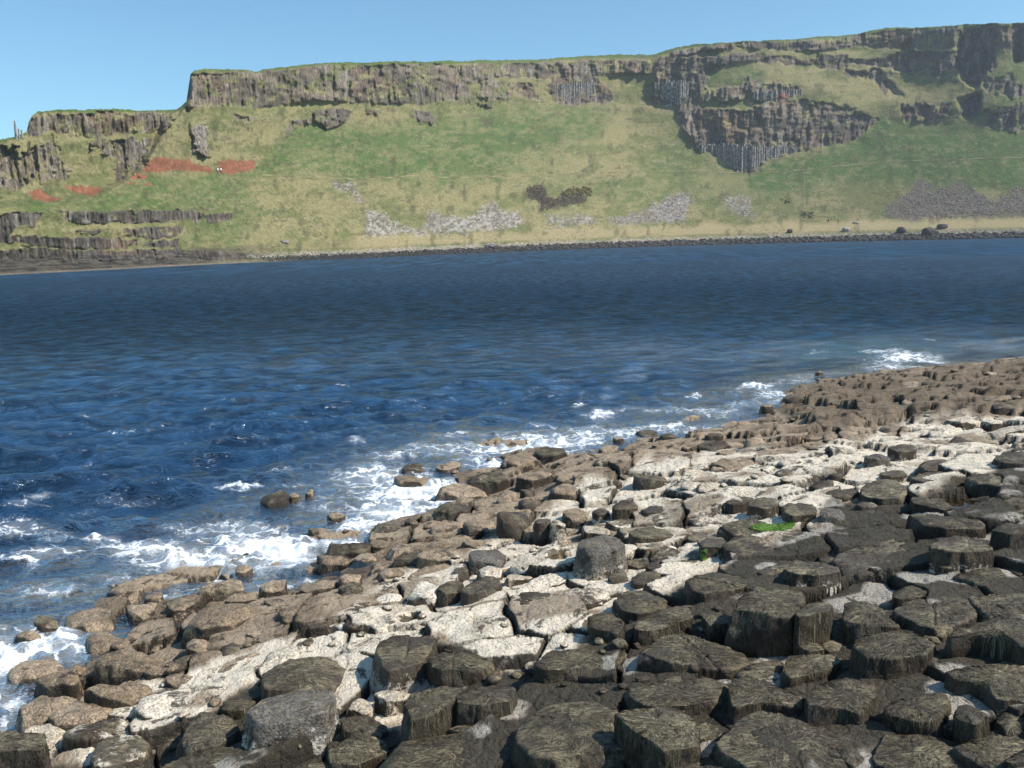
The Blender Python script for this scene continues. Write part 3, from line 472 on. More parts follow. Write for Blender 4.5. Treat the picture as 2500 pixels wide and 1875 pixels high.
def sea_mesh():
    inv = np.linspace(1 / 620, 1 / 3.6, 960); D = 1 / inv[::-1]; A = np.linspace(R(-48), R(48), 950)
    DD, AA = np.meshgrid(D, A, indexing='ij'); x = DD * np.sin(AA); y = DD * np.cos(AA); dD = np.maximum(np.gradient(D)[:, None] + 0 * DD, DD * (A[1] - A[0]))
    s = shore_s(x, y); calm = .25 + .75 * sstep(.2, -5, s); z = 0 * x; ox = 0 * x; oy = 0 * x; rr = random.Random(5)
    grp = .75 + .5 * fbm(x / 9, y / 9, 0, 3, 100); 
    for q in range(70):
        lam = 0.32 * (9.0 / 0.32) ** ((q + rr.random()) / 70); th = R(118) + rr.gauss(0, .62); kx, ky = math.cos(th), math.sin(th); kk = 2 * math.pi / lam
        amp = .0125 * lam ** .45 * (1 if lam < 1.2 else (1.2 / lam) ** .62); ph = kk * (kx * x + ky * y) + rr.random() * 6.28 + .9 * fbm(x / (lam * 3), y / (lam * 3), q, 2, 300 + q)
        f = sstep(2.0, 4.5, lam / dD) * amp * calm * grp; sn = np.sin(ph); z += f * sn; ox -= f * .9 * kx * np.cos(ph) * -1; oy -= f * .9 * ky * np.cos(ph) * -1
    for (wx, wy, L, th, am) in ((-8, 15, 5, 100, .16), (-6.5, 13.2, 3, 95, .10), (-6.4, 10.8, 1.6, 100, .14), (0.4, 20, 4, 80, .08)):
        c, sn = math.cos(R(th)), math.sin(R(th)); u = (x - wx) * c + (y - wy) * sn; v = -(x - wx) * sn + (y - wy) * c; z += am * np.exp(-(u / .55) ** 2 - (v / L) ** 2) * calm
    px, py = project(np.stack([x, y, z], -1)); foam = np.zeros(x.shape)
    wxp = px + 12 * fbm(px / 26, py / 12, 0, 3, 101); wyp = py + 7 * fbm(px / 26, py / 12, 4, 3, 102)
    for (fx, fy, a, b, st) in FOAM:
        sel = (abs(px - fx) < 2.4 * a + 30) & (abs(py - fy) < 2.4 * b + 16); d2 = ((wxp[sel] - fx) / a) ** 2 + ((wyp[sel] - fy) / b) ** 2; foam[sel] = np.maximum(foam[sel], min(st, .9) * np.exp(-d2 * .8))
    foam = foam + .36 * sstep(-2.4, -.3, s) * (s < .8) * sstep(-.2, .5, fbm(x * .8, y * .8, 0, 2, 103)) + .10 * sstep(-4, -.5, s)
    farw = sstep(24, 60, WATERLINE(px) * 0 + 60) * 0
    z = z + .09 * np.clip(foam, 0, 1) * np.maximum(fbm(x * 5, y * 5, 0, 3, 104), -.2) * (DD < 40)
    bed = G0(x, y); depth = np.maximum(-bed, 0) + (px > 2500) * 0
    x = x + ox; y = y + oy; me = mesh_np("sea", np.stack([x, y, z], -1).reshape(-1, 3), grid_faces(len(D), len(A))[:, ::-1])
    attr(me, "foam", foam.ravel()); attr(me, "clear", (1 - sstep(.06, .48, depth)).ravel()); attr(me, "teal", np.exp(-((px - 2120) / 220) ** 2 - ((py - 868) / 42) ** 2).ravel())
    t = NT("sea_water"); p = t.P(); b = t.b
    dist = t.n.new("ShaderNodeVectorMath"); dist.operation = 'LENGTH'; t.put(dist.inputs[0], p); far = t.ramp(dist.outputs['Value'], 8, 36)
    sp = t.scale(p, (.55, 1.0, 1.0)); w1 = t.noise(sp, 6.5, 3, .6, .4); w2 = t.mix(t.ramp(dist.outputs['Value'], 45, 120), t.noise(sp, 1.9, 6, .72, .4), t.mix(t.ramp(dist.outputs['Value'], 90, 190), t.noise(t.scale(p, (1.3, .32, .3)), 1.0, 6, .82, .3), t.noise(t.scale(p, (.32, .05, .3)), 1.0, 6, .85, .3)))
    n1 = t.bump(w1, .6, .07); q = t.n.new("ShaderNodeBump"); t.put(q.inputs['Height'], w2); t.put(q.inputs['Normal'], n1); t.put(q.inputs['Strength'], t.ramp(dist.outputs['Value'], 12, 45, .3, 1.0)); q.inputs['Distance'].default_value = 2.6; nrm = q.outputs[0]
    deep = t.mix(far, (.0040, .0165, .042), (.0175, .061, .122)); deep = t.mix(1.0, deep, t.mix(t.ramp(w2, .43, .58), (.35,) * 3, (1.5,) * 3), 'MULTIPLY'); deep = t.mix(t.at("teal"), deep, (.012, .075, .10))  # ripple light and dark, and far sky reflection, painted into the water colour
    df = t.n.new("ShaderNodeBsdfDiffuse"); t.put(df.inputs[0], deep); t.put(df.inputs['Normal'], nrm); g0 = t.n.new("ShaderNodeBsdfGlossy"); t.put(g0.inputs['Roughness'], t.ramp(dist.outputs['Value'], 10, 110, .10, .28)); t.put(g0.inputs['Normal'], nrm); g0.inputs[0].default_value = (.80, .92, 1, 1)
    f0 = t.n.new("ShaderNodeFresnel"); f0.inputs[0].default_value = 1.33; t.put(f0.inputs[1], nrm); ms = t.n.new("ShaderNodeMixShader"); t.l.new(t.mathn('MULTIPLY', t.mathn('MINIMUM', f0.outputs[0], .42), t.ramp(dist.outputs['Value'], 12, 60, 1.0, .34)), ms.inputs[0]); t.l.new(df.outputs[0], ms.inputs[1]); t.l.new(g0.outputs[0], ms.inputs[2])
    # shallow clear water
    fr = t.n.new("ShaderNodeFresnel"); fr.inputs[0].default_value = 1.18; t.put(fr.inputs[1], nrm); gl = t.n.new("ShaderNodeBsdfGlossy"); gl.inputs['Roughness'].default_value = .07; t.put(gl.inputs['Normal'], nrm)
    tr = t.n.new("ShaderNodeBsdfTransparent"); tr.inputs[0].default_value = (.80, .86, .84, 1); sh = t.n.new("ShaderNodeMixShader"); t.l.new(fr.outputs[0], sh.inputs[0]); t.l.new(tr.outputs[0], sh.inputs[1]); t.l.new(gl.outputs[0], sh.inputs[2])
    m1 = t.n.new("ShaderNodeMixShader"); t.l.new(t.mathn('MULTIPLY', t.at("clear"), .97), m1.inputs[0]); t.l.new(ms.outputs[0], m1.inputs[1]); t.l.new(sh.outputs[0], m1.inputs[2])
    # foam: lacy threads that close up where the water breaks
    wv = t.n.new("ShaderNodeVectorMath"); wv.operation = 'ADD'; t.put(wv.inputs[0], t.scale(p, (.8, 1.3, 1))); nn = t.n.new("ShaderNodeTexNoise"); t.put(nn.inputs['Vector'], p); nn.inputs['Scale'].default_value = 1.7; nn.inputs['Detail'].default_value = 5; nn.inputs['Roughness'].default_value = .65; t.l.new(nn.outputs['Color'], wv.inputs[1])
    vd = t.vor(wv.outputs[0], 2.6, 'DISTANCE_TO_EDGE'); vd2 = t.vor(wv.outputs[0], 7.5, 'DISTANCE_TO_EDGE'); fn = t.noise(p, 3.2, 6, .72, .3)
    lace = t.mathn('ADD', t.mathn('MULTIPLY', t.ramp(vd, 0, .16, 1, 0), .6), t.mathn('ADD', t.mathn('MULTIPLY', t.ramp(vd2, 0, .2, 1, 0), .2), t.mathn('MULTIPLY', fn, .75)))
    thr = t.mathn('ADD', t.mathn('MULTIPLY', t.at("foam"), 1.0), lace); fm = t.mathn('MULTIPLY', t.mathn('ADD', t.mathn('MULTIPLY', t.ramp(thr, 1.20, 1.95), .82), t.mathn('MULTIPLY', t.ramp(t.at("foam"), .15, 1.1), .22)), t.ramp(t.at("foam"), .08, .5)); 
    fo = t.n.new("ShaderNodeBsdfDiffuse"); fo.inputs[0].default_value = (.80, .83, .85, 1); m2 = t.n.new("ShaderNodeMixShader"); t.l.new(fm, m2.inputs[0]); t.l.new(m1.outputs[0], m2.inputs[1]); t.l.new(fo.outputs[0], m2.inputs[2]); t.l.new(m2.outputs[0], t.out.inputs[0])
    tag(link(me, "sea", t.m), kind="structure")
sea_mesh()
tp = NT("pool_water"); _n = tp.bump(tp.noise(tp.P(), 6, 2), .12, .03); _f = tp.n.new("ShaderNodeFresnel"); _f.inputs[0].default_value = 1.33; _g = tp.n.new("ShaderNodeBsdfGlossy"); _g.inputs['Roughness'].default_value = .05; tp.put(_g.inputs['Normal'], _n)
_t = tp.n.new("ShaderNodeBsdfTransparent"); _t.inputs[0].default_value = (.75, .66, .48, 1); _m = tp.n.new("ShaderNodeMixShader"); tp.l.new(_f.outputs[0], _m.inputs[0]); tp.l.new(_t.outputs[0], _m.inputs[1]); tp.l.new(_g.outputs[0], _m.inputs[2]); tp.l.new(_m.outputs[0], tp.out.inputs[0])
for (c, z, a, b) in _pw:
    th = np.linspace(0, 2 * np.pi, 40, endpoint=False); V = np.stack([c[0] + 1.15 * a * np.cos(th), c[1] + 1.15 * b * np.sin(th), 0 * th + z], -1); me = bpy.data.meshes.new("tide_pool"); me.from_pydata(V.tolist(), [], [list(range(40))]); tag(link(me, "tide_pool", tp.m, smooth=False), kind="structure")
# ------------------------------------------------------------------ rock materials
def rockmat(name, base, base2, weed, crust, crusttop=0.0, strand=(.52, .46, .30), weedc=(.013, .010, .006), weedm=(.245, .205, .125)):
    """base stone, a coat of streaky seaweed (weed 0..1), pale barnacle crust near the foot (crust 0..1)"""
    t = NT(name); p = t.P(); oi = t.n.new("ShaderNodeObjectInfo"); rnd = oi.outputs['Random']; lo = t.at("lo")
    off = t.n.new("ShaderNodeVectorMath"); off.operation = 'ADD'; t.put(off.inputs[0], p); t.l.new(rnd, off.inputs[1]); p2 = off.outputs[0]
    f = t.noise(p2, 7, 6, .7); fine = t.noise(p, 55, 3, .7); c = t.mix(t.ramp(f, .32, .68), base, base2); c = t.mix(t.ramp(fine, .30, .75), t.mix(1.0, c, (.42,) * 3, 'MULTIPLY'), t.mix(1.0, c, (1.45,) * 3, 'MULTIPLY'))
    c = t.mix(t.mathn('MULTIPLY', t.ramp(t.noise(p, 16, 4, .7, .5), .60, .68), .55), c, (.05, .04, .028))
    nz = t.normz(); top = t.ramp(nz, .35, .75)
    wob = t.n.new("ShaderNodeTexNoise"); t.put(wob.inputs['Vector'], p); wob.inputs['Scale'].default_value = 2.6; wob.inputs['Detail'].default_value = 2
    wb = t.n.new("ShaderNodeVectorMath"); wb.operation = 'MULTIPLY_ADD'; t.l.new(wob.outputs['Color'], wb.inputs[0]); wb.inputs[1].default_value = (.16, .22, .16); t.put(wb.inputs[2], p)
    sT = t.noise(t.scale(wb.outputs[0], (9, 85, 30)), 1.0, 6, .78, .35); sS = t.noise(t.scale(wb.outputs[0], (70, 70, 9)), 1.0, 6, .75, .3)
    st = t.mix(top, sS, sT)
    big = t.noise(p2, 1.9, 4, .6); wc = t.mix(t.ramp(st, .36, .58), weedc, t.mix(t.ramp(t.noise(p, 4.5, 3, .6), .4, .6), weedm, (.085, .060, .042))); wc = t.mix(t.mathn('MULTIPLY', t.ramp(st, .54, .74), t.ramp(big, .35, .6, .2, 1.0)), wc, strand)
    wc = t.mix(t.mathn('MULTIPLY', t.ramp(nz, .6, .2), .72), wc, (.024, .014, .009))  # shade of the steep fronts painted into the weed colour
    if weed > .5: wc = t.mix(t.mathn('MULTIPLY', t.ramp(t.noise(p2, 3.6, 5, .65, .3), .50, .60), .75), wc, (.078, .065, .048))
    if weed > 0:
        sd_ = t.ramp(nz, .7, .2, 0, .16 if base[0] > .2 else 0); wm = t.ramp(t.mathn('ADD', t.mathn('ADD', t.noise(p2, 4.2, 6, .72, .4), sd_), t.mathn('MULTIPLY', st, .35)), .90 - .62 * weed, 1.0 - .62 * weed); c = t.mix(wm, c, wc)
    if crust > 0:
        cn = t.mathn('ADD', t.noise(p2, 20, 6, .72, .3), t.mathn('MULTIPLY', lo, .38 * crust)); cm = t.ramp(cn, .80 - .10 * crust - crusttop, .90 - .10 * crust - crusttop)
        c = t.mix(cm, c, t.mix(fine, (.36, .32, .26), (.64, .59, .50)))
    t.put(t.b.inputs['Base Color'], t.mix(1.0, c, t.mix(rnd, (.78, .76, .72), (1.22, 1.22, 1.24)), 'MULTIPLY')); t.b.inputs['Roughness'].default_value = .52; t.b.inputs['Specular IOR Level'].default_value = .35
    hb = t.mix(.5, st, f) if weed > .5 else f
    t.put(t.b.inputs['Normal'], t.bump(fine, .6, .02, t.bump(hb, .9, .035 if weed > .5 else .08))); return t.m
TAN, TAN2 = (.43, .325, .215), (.27, .195, .125); WH, WH2 = (.80, .70, .55), (.63, .535, .41); GR, GR2 = (.12, .105, .085), (.20, .175, .14)
MATS = {'D': rockmat("weedy_basalt", (.10, .082, .058), (.19, .158, .115), 1.0, .25), 'E': rockmat("weedy_basalt_with_crust", GR, GR2, .72, 1.0, -.02), 'T': rockmat("tan_barnacled_rock", TAN, TAN2, .34, .12, strand=(.2, .15, .09)),
    'U': rockmat("tan_weedy_rock", TAN, TAN2, .62, .3, strand=(.2, .15, .09)), 'W': rockmat("bleached_rock", WH, WH2, .30, .25), 'V': rockmat("bleached_weedy_rock", WH, WH2, .52, .3), 'G': rockmat("grey_rock_with_barnacles", GR, GR2, .38, .75, .03)}
COLWORD = {'D': "dark olive weed-covered", 'E': "dark rock, pale crusted foot,", 'T': "tan barnacled", 'U': "brown weedy", 'W': "bleached whitish", 'V': "whitish weed-streaked", 'G': "bare grey"}
COLWORD['E'] = "dark white-flecked"
# ------------------------------------------------------------------ rocks digitised from the photograph
# (type, height of the visible front in tile pixels, dome factor, outline of the top in tile pixels)
def poly(s): a = [float(v) for v in s.split()]; return list(zip(a[::2], a[1::2]))
R6 = (1300, 1300, 1.8433); R7 = (0, 1300, 1.8433); R5 = (900, 1000, 2.4578); R4 = (1700, 800, 2.765)
DATA = {R6: """D 70 1|-80 800 60 760 240 745 400 775 360 860 365 950 430 1010 200 1045 0 1000 -80 930
D 150 1|355 830 450 795 620 785 720 805 755 870 745 950 600 975 520 960 480 900 400 870
D 80 .6|800 915 900 870 1050 785 1250 830 1400 870 1400 920 1360 970 1430 1060 1300 1120 1050 1100 850 990
D 40 1|1390 930 1450 890 1480 930 1500 1000 1440 1050 1380 1000
D 40 1|1570 905 1720 893 1850 920 1940 1010 1960 1080 1750 1110 1560 1060 1520 1000
D 40 .6|1880 950 2050 915 2300 915 2300 1080 2100 1100 1950 1010
D 80 1|1575 780 1700 725 1850 720 1890 770 1830 850 1720 840 1600 810
D 90 1|1895 770 1950 735 2065 810 2000 870 1910 830
D 20 1|2080 860 2130 765 2212 790 2280 850 2250 910 2120 900
D 75 1|1835 635 1950 600 2100 580 2300 575 2300 760 2212 750 2080 735 2010 680 1900 660
D 20 1.5|1650 720 1680 680 1760 655 1860 660 1910 700 1840 740 1740 725
D 110 1.6|1850 440 1920 410 2080 385 2212 390 2300 420 2320 520 2212 530 2140 490 2000 455 1900 470
D 105 .3|1440 500 1490 445 1600 432 1740 445 1840 490 1780 540 1640 560 1500 545
D 60 .6|1410 230 1500 195 1560 225 1600 300 1650 390 1600 420 1470 420 1400 380
D 45 .5|1620 330 1700 295 1850 290 1990 320 2000 380 1900 420 1850 440 1650 380
D 40 1|1620 250 1700 195 1760 220 1800 260 1720 290 1620 300
D 25 .5|1960 290 2050 260 2212 260 2300 300 2212 390 2080 385 1990 330
D 30 .5|1890 190 1960 165 2100 165 2140 190 2050 240 1960 230
D 15 .6|2140 150 2212 135 2290 140 2290 180 2180 190
E 95 .4|1770 60 1800 20 1900 10 2020 20 2070 60 2075 80 1950 90 1830 90
D 30 .6|1350 120 1440 50 1550 30 1700 40 1760 80 1790 150 1650 190 1480 170 1400 160
E 75 .8|1120 180 1180 120 1300 120 1380 150 1390 180 1280 195 1180 190
D 150 .4|880 320 980 260 1100 238 1220 275 1230 310 1170 385 1050 380 880 355
D 150 .2|1180 385 1190 350 1240 315 1355 315 1335 350
D 70 1|760 360 820 340 890 350 900 420 800 430
D 80 .6|680 220 740 180 860 165 990 190 1000 220 880 270 780 290 700 260
E 50 1|360 300 430 260 520 255 600 290 620 330 480 370 400 350
D 110 .3|250 370 300 358 360 362 430 420 380 450 260 420
D 85 .5|440 410 600 340 700 325 720 380 560 440 470 440
D 70 .5|5 600 80 530 250 500 400 510 440 540 380 600 200 625 60 620
D 75 .4|475 540 560 480 700 440 780 470 960 540 980 570 900 610 700 590 480 580
D 40 .6|920 640 960 580 1100 545 1130 580 1090 650 1000 680
D 60 .5|1110 640 1150 560 1350 545 1390 580 1320 620 1150 650
D 80 .6|410 690 560 655 800 660 890 690 870 750 700 780 520 780 450 740
D 75 1|880 720 900 660 980 650 1100 690 1230 740 1220 785 1040 760 900 780
D 85 1|1230 740 1300 680 1440 660 1540 690 1560 760 1480 810 1380 785 1240 785
D 10 .5|-60 680 30 660 100 700 60 750 -60 770
D 12 .3|100 740 130 690 300 660 440 690 440 750 300 740 150 745
E 50 .8|1000 190 1060 140 1160 130 1150 170 1060 200
E 25 .6|1280 100 1340 75 1420 85 1400 130 1300 130
E 50 .6|850 50 900 10 1000 10 1090 50 1080 90 960 100 880 90
D 20 .6|1110 30 1180 5 1270 20 1270 70 1150 80
D 20 .6|1280 40 1320 20 1460 20 1480 40 1400 60 1300 60
D 60 .6|2120 1010 2212 940 2330 950 2330 1060 2200 1080""",
R7: """D 130 .4|-60 905 60 892 200 905 212 940 185 975 -60 980
D 45 1.5|1170 640 1300 570 1480 545 1560 600 1510 700 1400 710 1180 705
G 125 .2|1070 820 1180 730 1330 690 1500 710 1515 765 1460 805 1300 835 1130 845
D 50 1|790 900 900 790 1050 820 1080 880 980 960 830 980
D 25 1|1000 760 1090 740 1170 770 1100 800 1000 800
E 80 1.2|1670 560 1720 480 1830 450 1950 460 1980 500 1900 580 1750 620
D 65 .8|1920 560 1990 530 2130 535 2250 560 2200 620 2000 630 1940 600
D 120 .6|1800 800 1850 720 2000 690 2090 700 2060 760 1950 820 1830 850
D 100 .8|2050 730 2200 680 2330 690 2300 760 2150 780 2060 770
D 30 1.8|1700 1010 1800 950 1960 900 2150 890 2212 940 2260 1000 2212 1100 1750 1100
D 20 .5|1980 870 2080 860 2300 860 2300 900 2100 900
D 12 .8|1520 840 1640 820 1760 870 1700 910 1540 890
D 25 1|1480 960 1600 900 1740 940 1760 980 1600 1040 1480 1050
D 25 1|690 1060 820 1000 1000 960 1160 990 1230 1080 700 1130
E 15 .3|1980 470 2060 450 2200 450 2250 490 2160 530 2000 530
W 22 .6|590 790 640 720 740 680 850 690 860 740 780 820 660 850
W 12 .6|920 700 960 650 1100 640 1190 650 1160 700 1000 740
W 22 .8|1170 580 1210 530 1330 500 1370 530 1300 590 1190 615
W 12 .5|1520 480 1600 455 1740 465 1700 530 1600 560 1540 520
W 35 1.8|1630 400 1680 360 1770 340 1805 380 1800 415 1700 430
W 60 1|1830 270 1870 220 1960 200 2005 230 1970 290 1860 290
V 25 .6|280 880 340 840 560 820 650 850 600 920 400 930 300 920
W 12 .5|90 900 200 850 300 850 290 900 230 960 120 960
V 25 .8|400 940 560 900 680 930 640 1000 480 1050 400 1030
W 18 1|1840 390 1890 360 1940 370 1930 420 1870 430
W 30 1|1680 270 1720 240 1810 270 1800 320 1700 330
T 50 1|820 400 880 340 1000 320 1150 320 1180 350 1050 400 900 420
T 40 .5|420 570 500 530 640 515 740 550 750 590 600 610 450 600
T 25 1.2|80 780 200 720 340 720 370 760 200 840 100 840
T 22 1.2|200 820 330 750 500 770 540 800 420 840 280 845
T 40 .8|370 710 480 680 650 670 690 690 600 740 450 740
T 35 .8|150 640 300 610 360 640 340 680 200 680
T 18 1.2|490 260 540 220 620 210 645 240 640 270 540 290
T 15 1.2|280 380 340 340 410 330 500 350 510 400 400 420 300 410
U 20 1|150 400 190 375 260 380 280 405 200 420
T 5 .8|370 480 450 430 560 440 600 480 500 520 390 520
T 12 .8|740 320 800 280 870 300 880 340 780 350
T 15 .8|640 270 720 255 740 295 660 305
T 12 .8|880 260 980 220 1080 200 1100 240 1000 265
T 30 1|1160 230 1220 200 1290 210 1280 250 1190 260
T 15 .8|1000 300 1060 270 1150 270 1160 295 1060 315
T 35 .9|1240 350 1300 320 1400 310 1450 350 1400 385 1280 390
T 14 .6|1340 300 1400 275 1500 290 1490 325 1380 325
T 20 1|1180 300 1230 285 1290 300 1270 335 1200 325
U 30 1|1360 400 1430 370 1500 390 1490 430 1400 430
U 25 1|1490 290 1560 260 1620 280 1600 315 1520 320
T 8 .4|960 600 1050 560 1180 550 1180 590 1040 630
T 8 .5|1080 460 1180 430 1280 440 1270 480 1150 485
T 22 1.8|1690 180 1740 140 1780 160 1790 185 1730 195
U 28 .6|1445 60 1480 35 1520 45 1600 50 1690 60 1650 85 1500 85
T 12 .6|1320 230 1400 210 1520 220 1500 255 1380 265
T 15 .8|1580 110 1650 80 1700 110 1640 130
U 20 .8|1760 120 1850 80 1960 80 1990 110 1880 135
T 18 .8|1800 60 1900 30 2060 40 2040 70 1900 75
T 8 .4|1820 200 1900 150 2000 130 2050 150 1950 190
T 5 .9|30 620 120 550 260 550 300 600 200 640 60 660
T 18 1|300 590 350 570 390 600 360 625 310 620
T 8 .5|740 650 800 635 880 650 860 680 760 680
T 8 .5|640 620 720 600 800 610 760 640 660 645
U 18 1|980 505 1040 480 1090 500 1060 540 1000 545
U 10 1|770 560 850 545 940 550 880 575 790 580
T 10 .6|560 330 640 310 720 330 690 370 590 375
T 20 1|1500 340 1560 325 1620 345 1590 385 1520 385
U 22 1|1350 470 1400 430 1430 450 1420 500 1370 500
T 18 .8|1040 350 1120 345 1150 385 1100 410 1040 395
T 15 .6|1420 90 1500 105 1600 105 1560 135 1450 130""",
R5: """U 15 2.2|190 340 240 310 290 290 340 320 330 355 220 365
T 12 1|390 330 470 310 550 310 550 340 440 350
T 5 .6|150 400 250 385 370 400 350 430 180 435
T 30 1|820 310 880 270 1000 265 1020 295 950 315 850 325
U 18 1.2|985 245 1040 220 1160 225 1200 250 1120 270 1020 260
U 25 1.2|600 400 680 375 820 385 845 415 760 430 610 420
T 5 .6|410 480 520 445 680 460 720 490 580 510 420 505
U 45 1.8|370 590 440 540 560 540 615 590 600 610 480 615 390 610
U 25 1.2|0 700 60 680 170 680 230 715 180 735 30 725
U 28 1.5|205 665 240 640 290 645 300 670 250 685
T 22 .8|350 710 450 670 580 665 590 690 500 735 400 740
T 45 .5|560 680 620 630 740 640 760 670 700 710 600 715
U 120 .8|770 600 800 560 900 560 950 590 960 640 880 660 790 650
T 35 1|760 520 830 485 900 500 890 540 800 545
U 40 1|890 520 960 505 1010 540 1000 570 920 575
U 110 .8|990 630 1030 595 1085 600 1090 660 1000 690
W 110 .5|1085 620 1130 570 1180 640 1185 680 1100 690
T 42 .5|1080 470 1120 445 1200 440 1255 460 1260 490 1180 500 1100 495
T 40 .8|1110 410 1200 380 1350 375 1380 395 1390 430 1250 430 1150 425
T 25 1|1350 310 1430 285 1560 280 1570 320 1500 345 1380 340
T 14 1|1370 225 1420 200 1500 205 1500 235 1420 245
T 12 1|1510 210 1600 195 1720 200 1745 230 1650 240 1540 235
T 12 1.5|1800 200 1840 188 1870 210 1840 228
U 8 1|1600 130 1660 115 1730 120 1740 145 1640 150
W 15 1|1860 355 1920 330 2000 295 2040 300 2030 365 1940 385 1860 380
U 50 1|1590 390 1680 365 1750 380 1800 410 1740 430 1640 425
W 48 .8|1850 450 1900 425 2020 420 2110 450 2090 470 1950 485
W 35 1|2095 480 2150 460 2212 460 2300 480 2260 505 2130 510
D 60 1.8|1460 570 1500 510 1550 500 1610 540 1620 580 1540 600 1470 600
E 40 1.5|1340 600 1390 560 1440 590 1450 620 1360 630
E 35 1.2|1620 600 1700 560 1770 570 1780 610 1680 630
V 18 .5|1410 680 1500 655 1650 655 1710 680 1640 705 1480 700
G 165 .3|1230 820 1280 760 1400 745 1500 755 1545 800 1500 840 1350 855 1260 850
E 60 .5|1560 740 1640 705 1800 705 1830 740 1800 770 1640 770 1580 765
D 25 1.5|1910 760 1960 720 2010 720 2030 755 1990 785 1930 785
E 75 1|1980 800 2040 755 2130 770 2165 810 2100 830 2010 830
D 60 .8|2090 720 2110 670 2212 660 2300 690 2280 750 2160 770
U 40 1.2|1430 1000 1480 950 1540 950 1570 1000 1530 1035 1450 1035
D 45 1.2|1560 1020 1640 970 1740 970 1780 1020 1740 1050 1600 1055
W 22 .8|835 930 920 880 1060 890 1110 910 1020 965 900 960
G 45 1|590 860 640 840 760 830 830 870 800 920 700 910 610 900
U 28 1|500 950 560 900 600 930 590 970 520 980
D 85 .8|400 1080 450 1035 550 1015 580 1050 540 1100 420 1110
D 85 .8|545 1090 580 1050 700 1000 770 1000 800 1050 740 1090 600 1110
E 70 .8|830 1140 900 1095 1030 1085 1095 1105 1070 1150 950 1170 850 1165
W 14 .4|800 1010 880 980 1000 980 960 1010 850 1030
V 45 1|1130 1140 1200 1090 1320 1060 1440 1080 1460 1115 1330 1160 1180 1175
D 55 1.2|880 1310 920 1270 1030 1255 1100 1290 1110 1325 980 1335
D 40 1|1110 1325 1130 1290 1230 1290 1280 1325 1200 1350
W 15 .5|1030 1245 1100 1230 1230 1240 1290 1285 1150 1280
T 28 .8|90 840 180 790 320 780 420 790 400 825 250 845 130 865
T 50 .8|260 880 330 850 470 820 540 840 500 885 350 900
T 30 .8|540 795 600 770 720 770 740 795 640 820
T 22 1|0 790 60 760 130 780 120 820 30 830
T 30 .8|870 400 930 380 1000 370 1100 375 1090 395 980 410
T 10 .5|1150 610 1250 590 1330 610 1300 650 1200 660
U 18 1|1440 410 1490 405 1530 435 1500 455 1450 445
T 20 1|1500 380 1560 370 1580 405 1530 415
W 12 .4|1780 560 1900 540 2050 560 2040 600 1900 610 1800 600
V 10 .4|1900 640 2050 620 2212 640 2150 690 1980 690
W 12 .4|850 1090 1000 1005 1150 950 1240 1000 1180 1045 1000 1070
T 5 1|700 290 730 280 760 290 740 305
U 22 1|2015 150 2060 130 2120 130 2130 160 2040 165
U 18 .8|1950 200 2020 185 2150 190 2180 205 2060 225
T 18 .8|2080 250 2150 235 2212 240 2200 262 2100 268
T 12 .5|2050 330 2120 300 2300 290 2300 340 2150 360
V 14 .6|420 1310 520 1230 760 1180 800 1215 640 1300 470 1330
W 14 .6|1280 700 1420 690 1480 720 1440 745 1300 740
V 14 .6|1640 790 1790 800 1900 850 1880 900 1700 890
T 16 .8|620 560 680 540 740 560 720 590 640 590""",
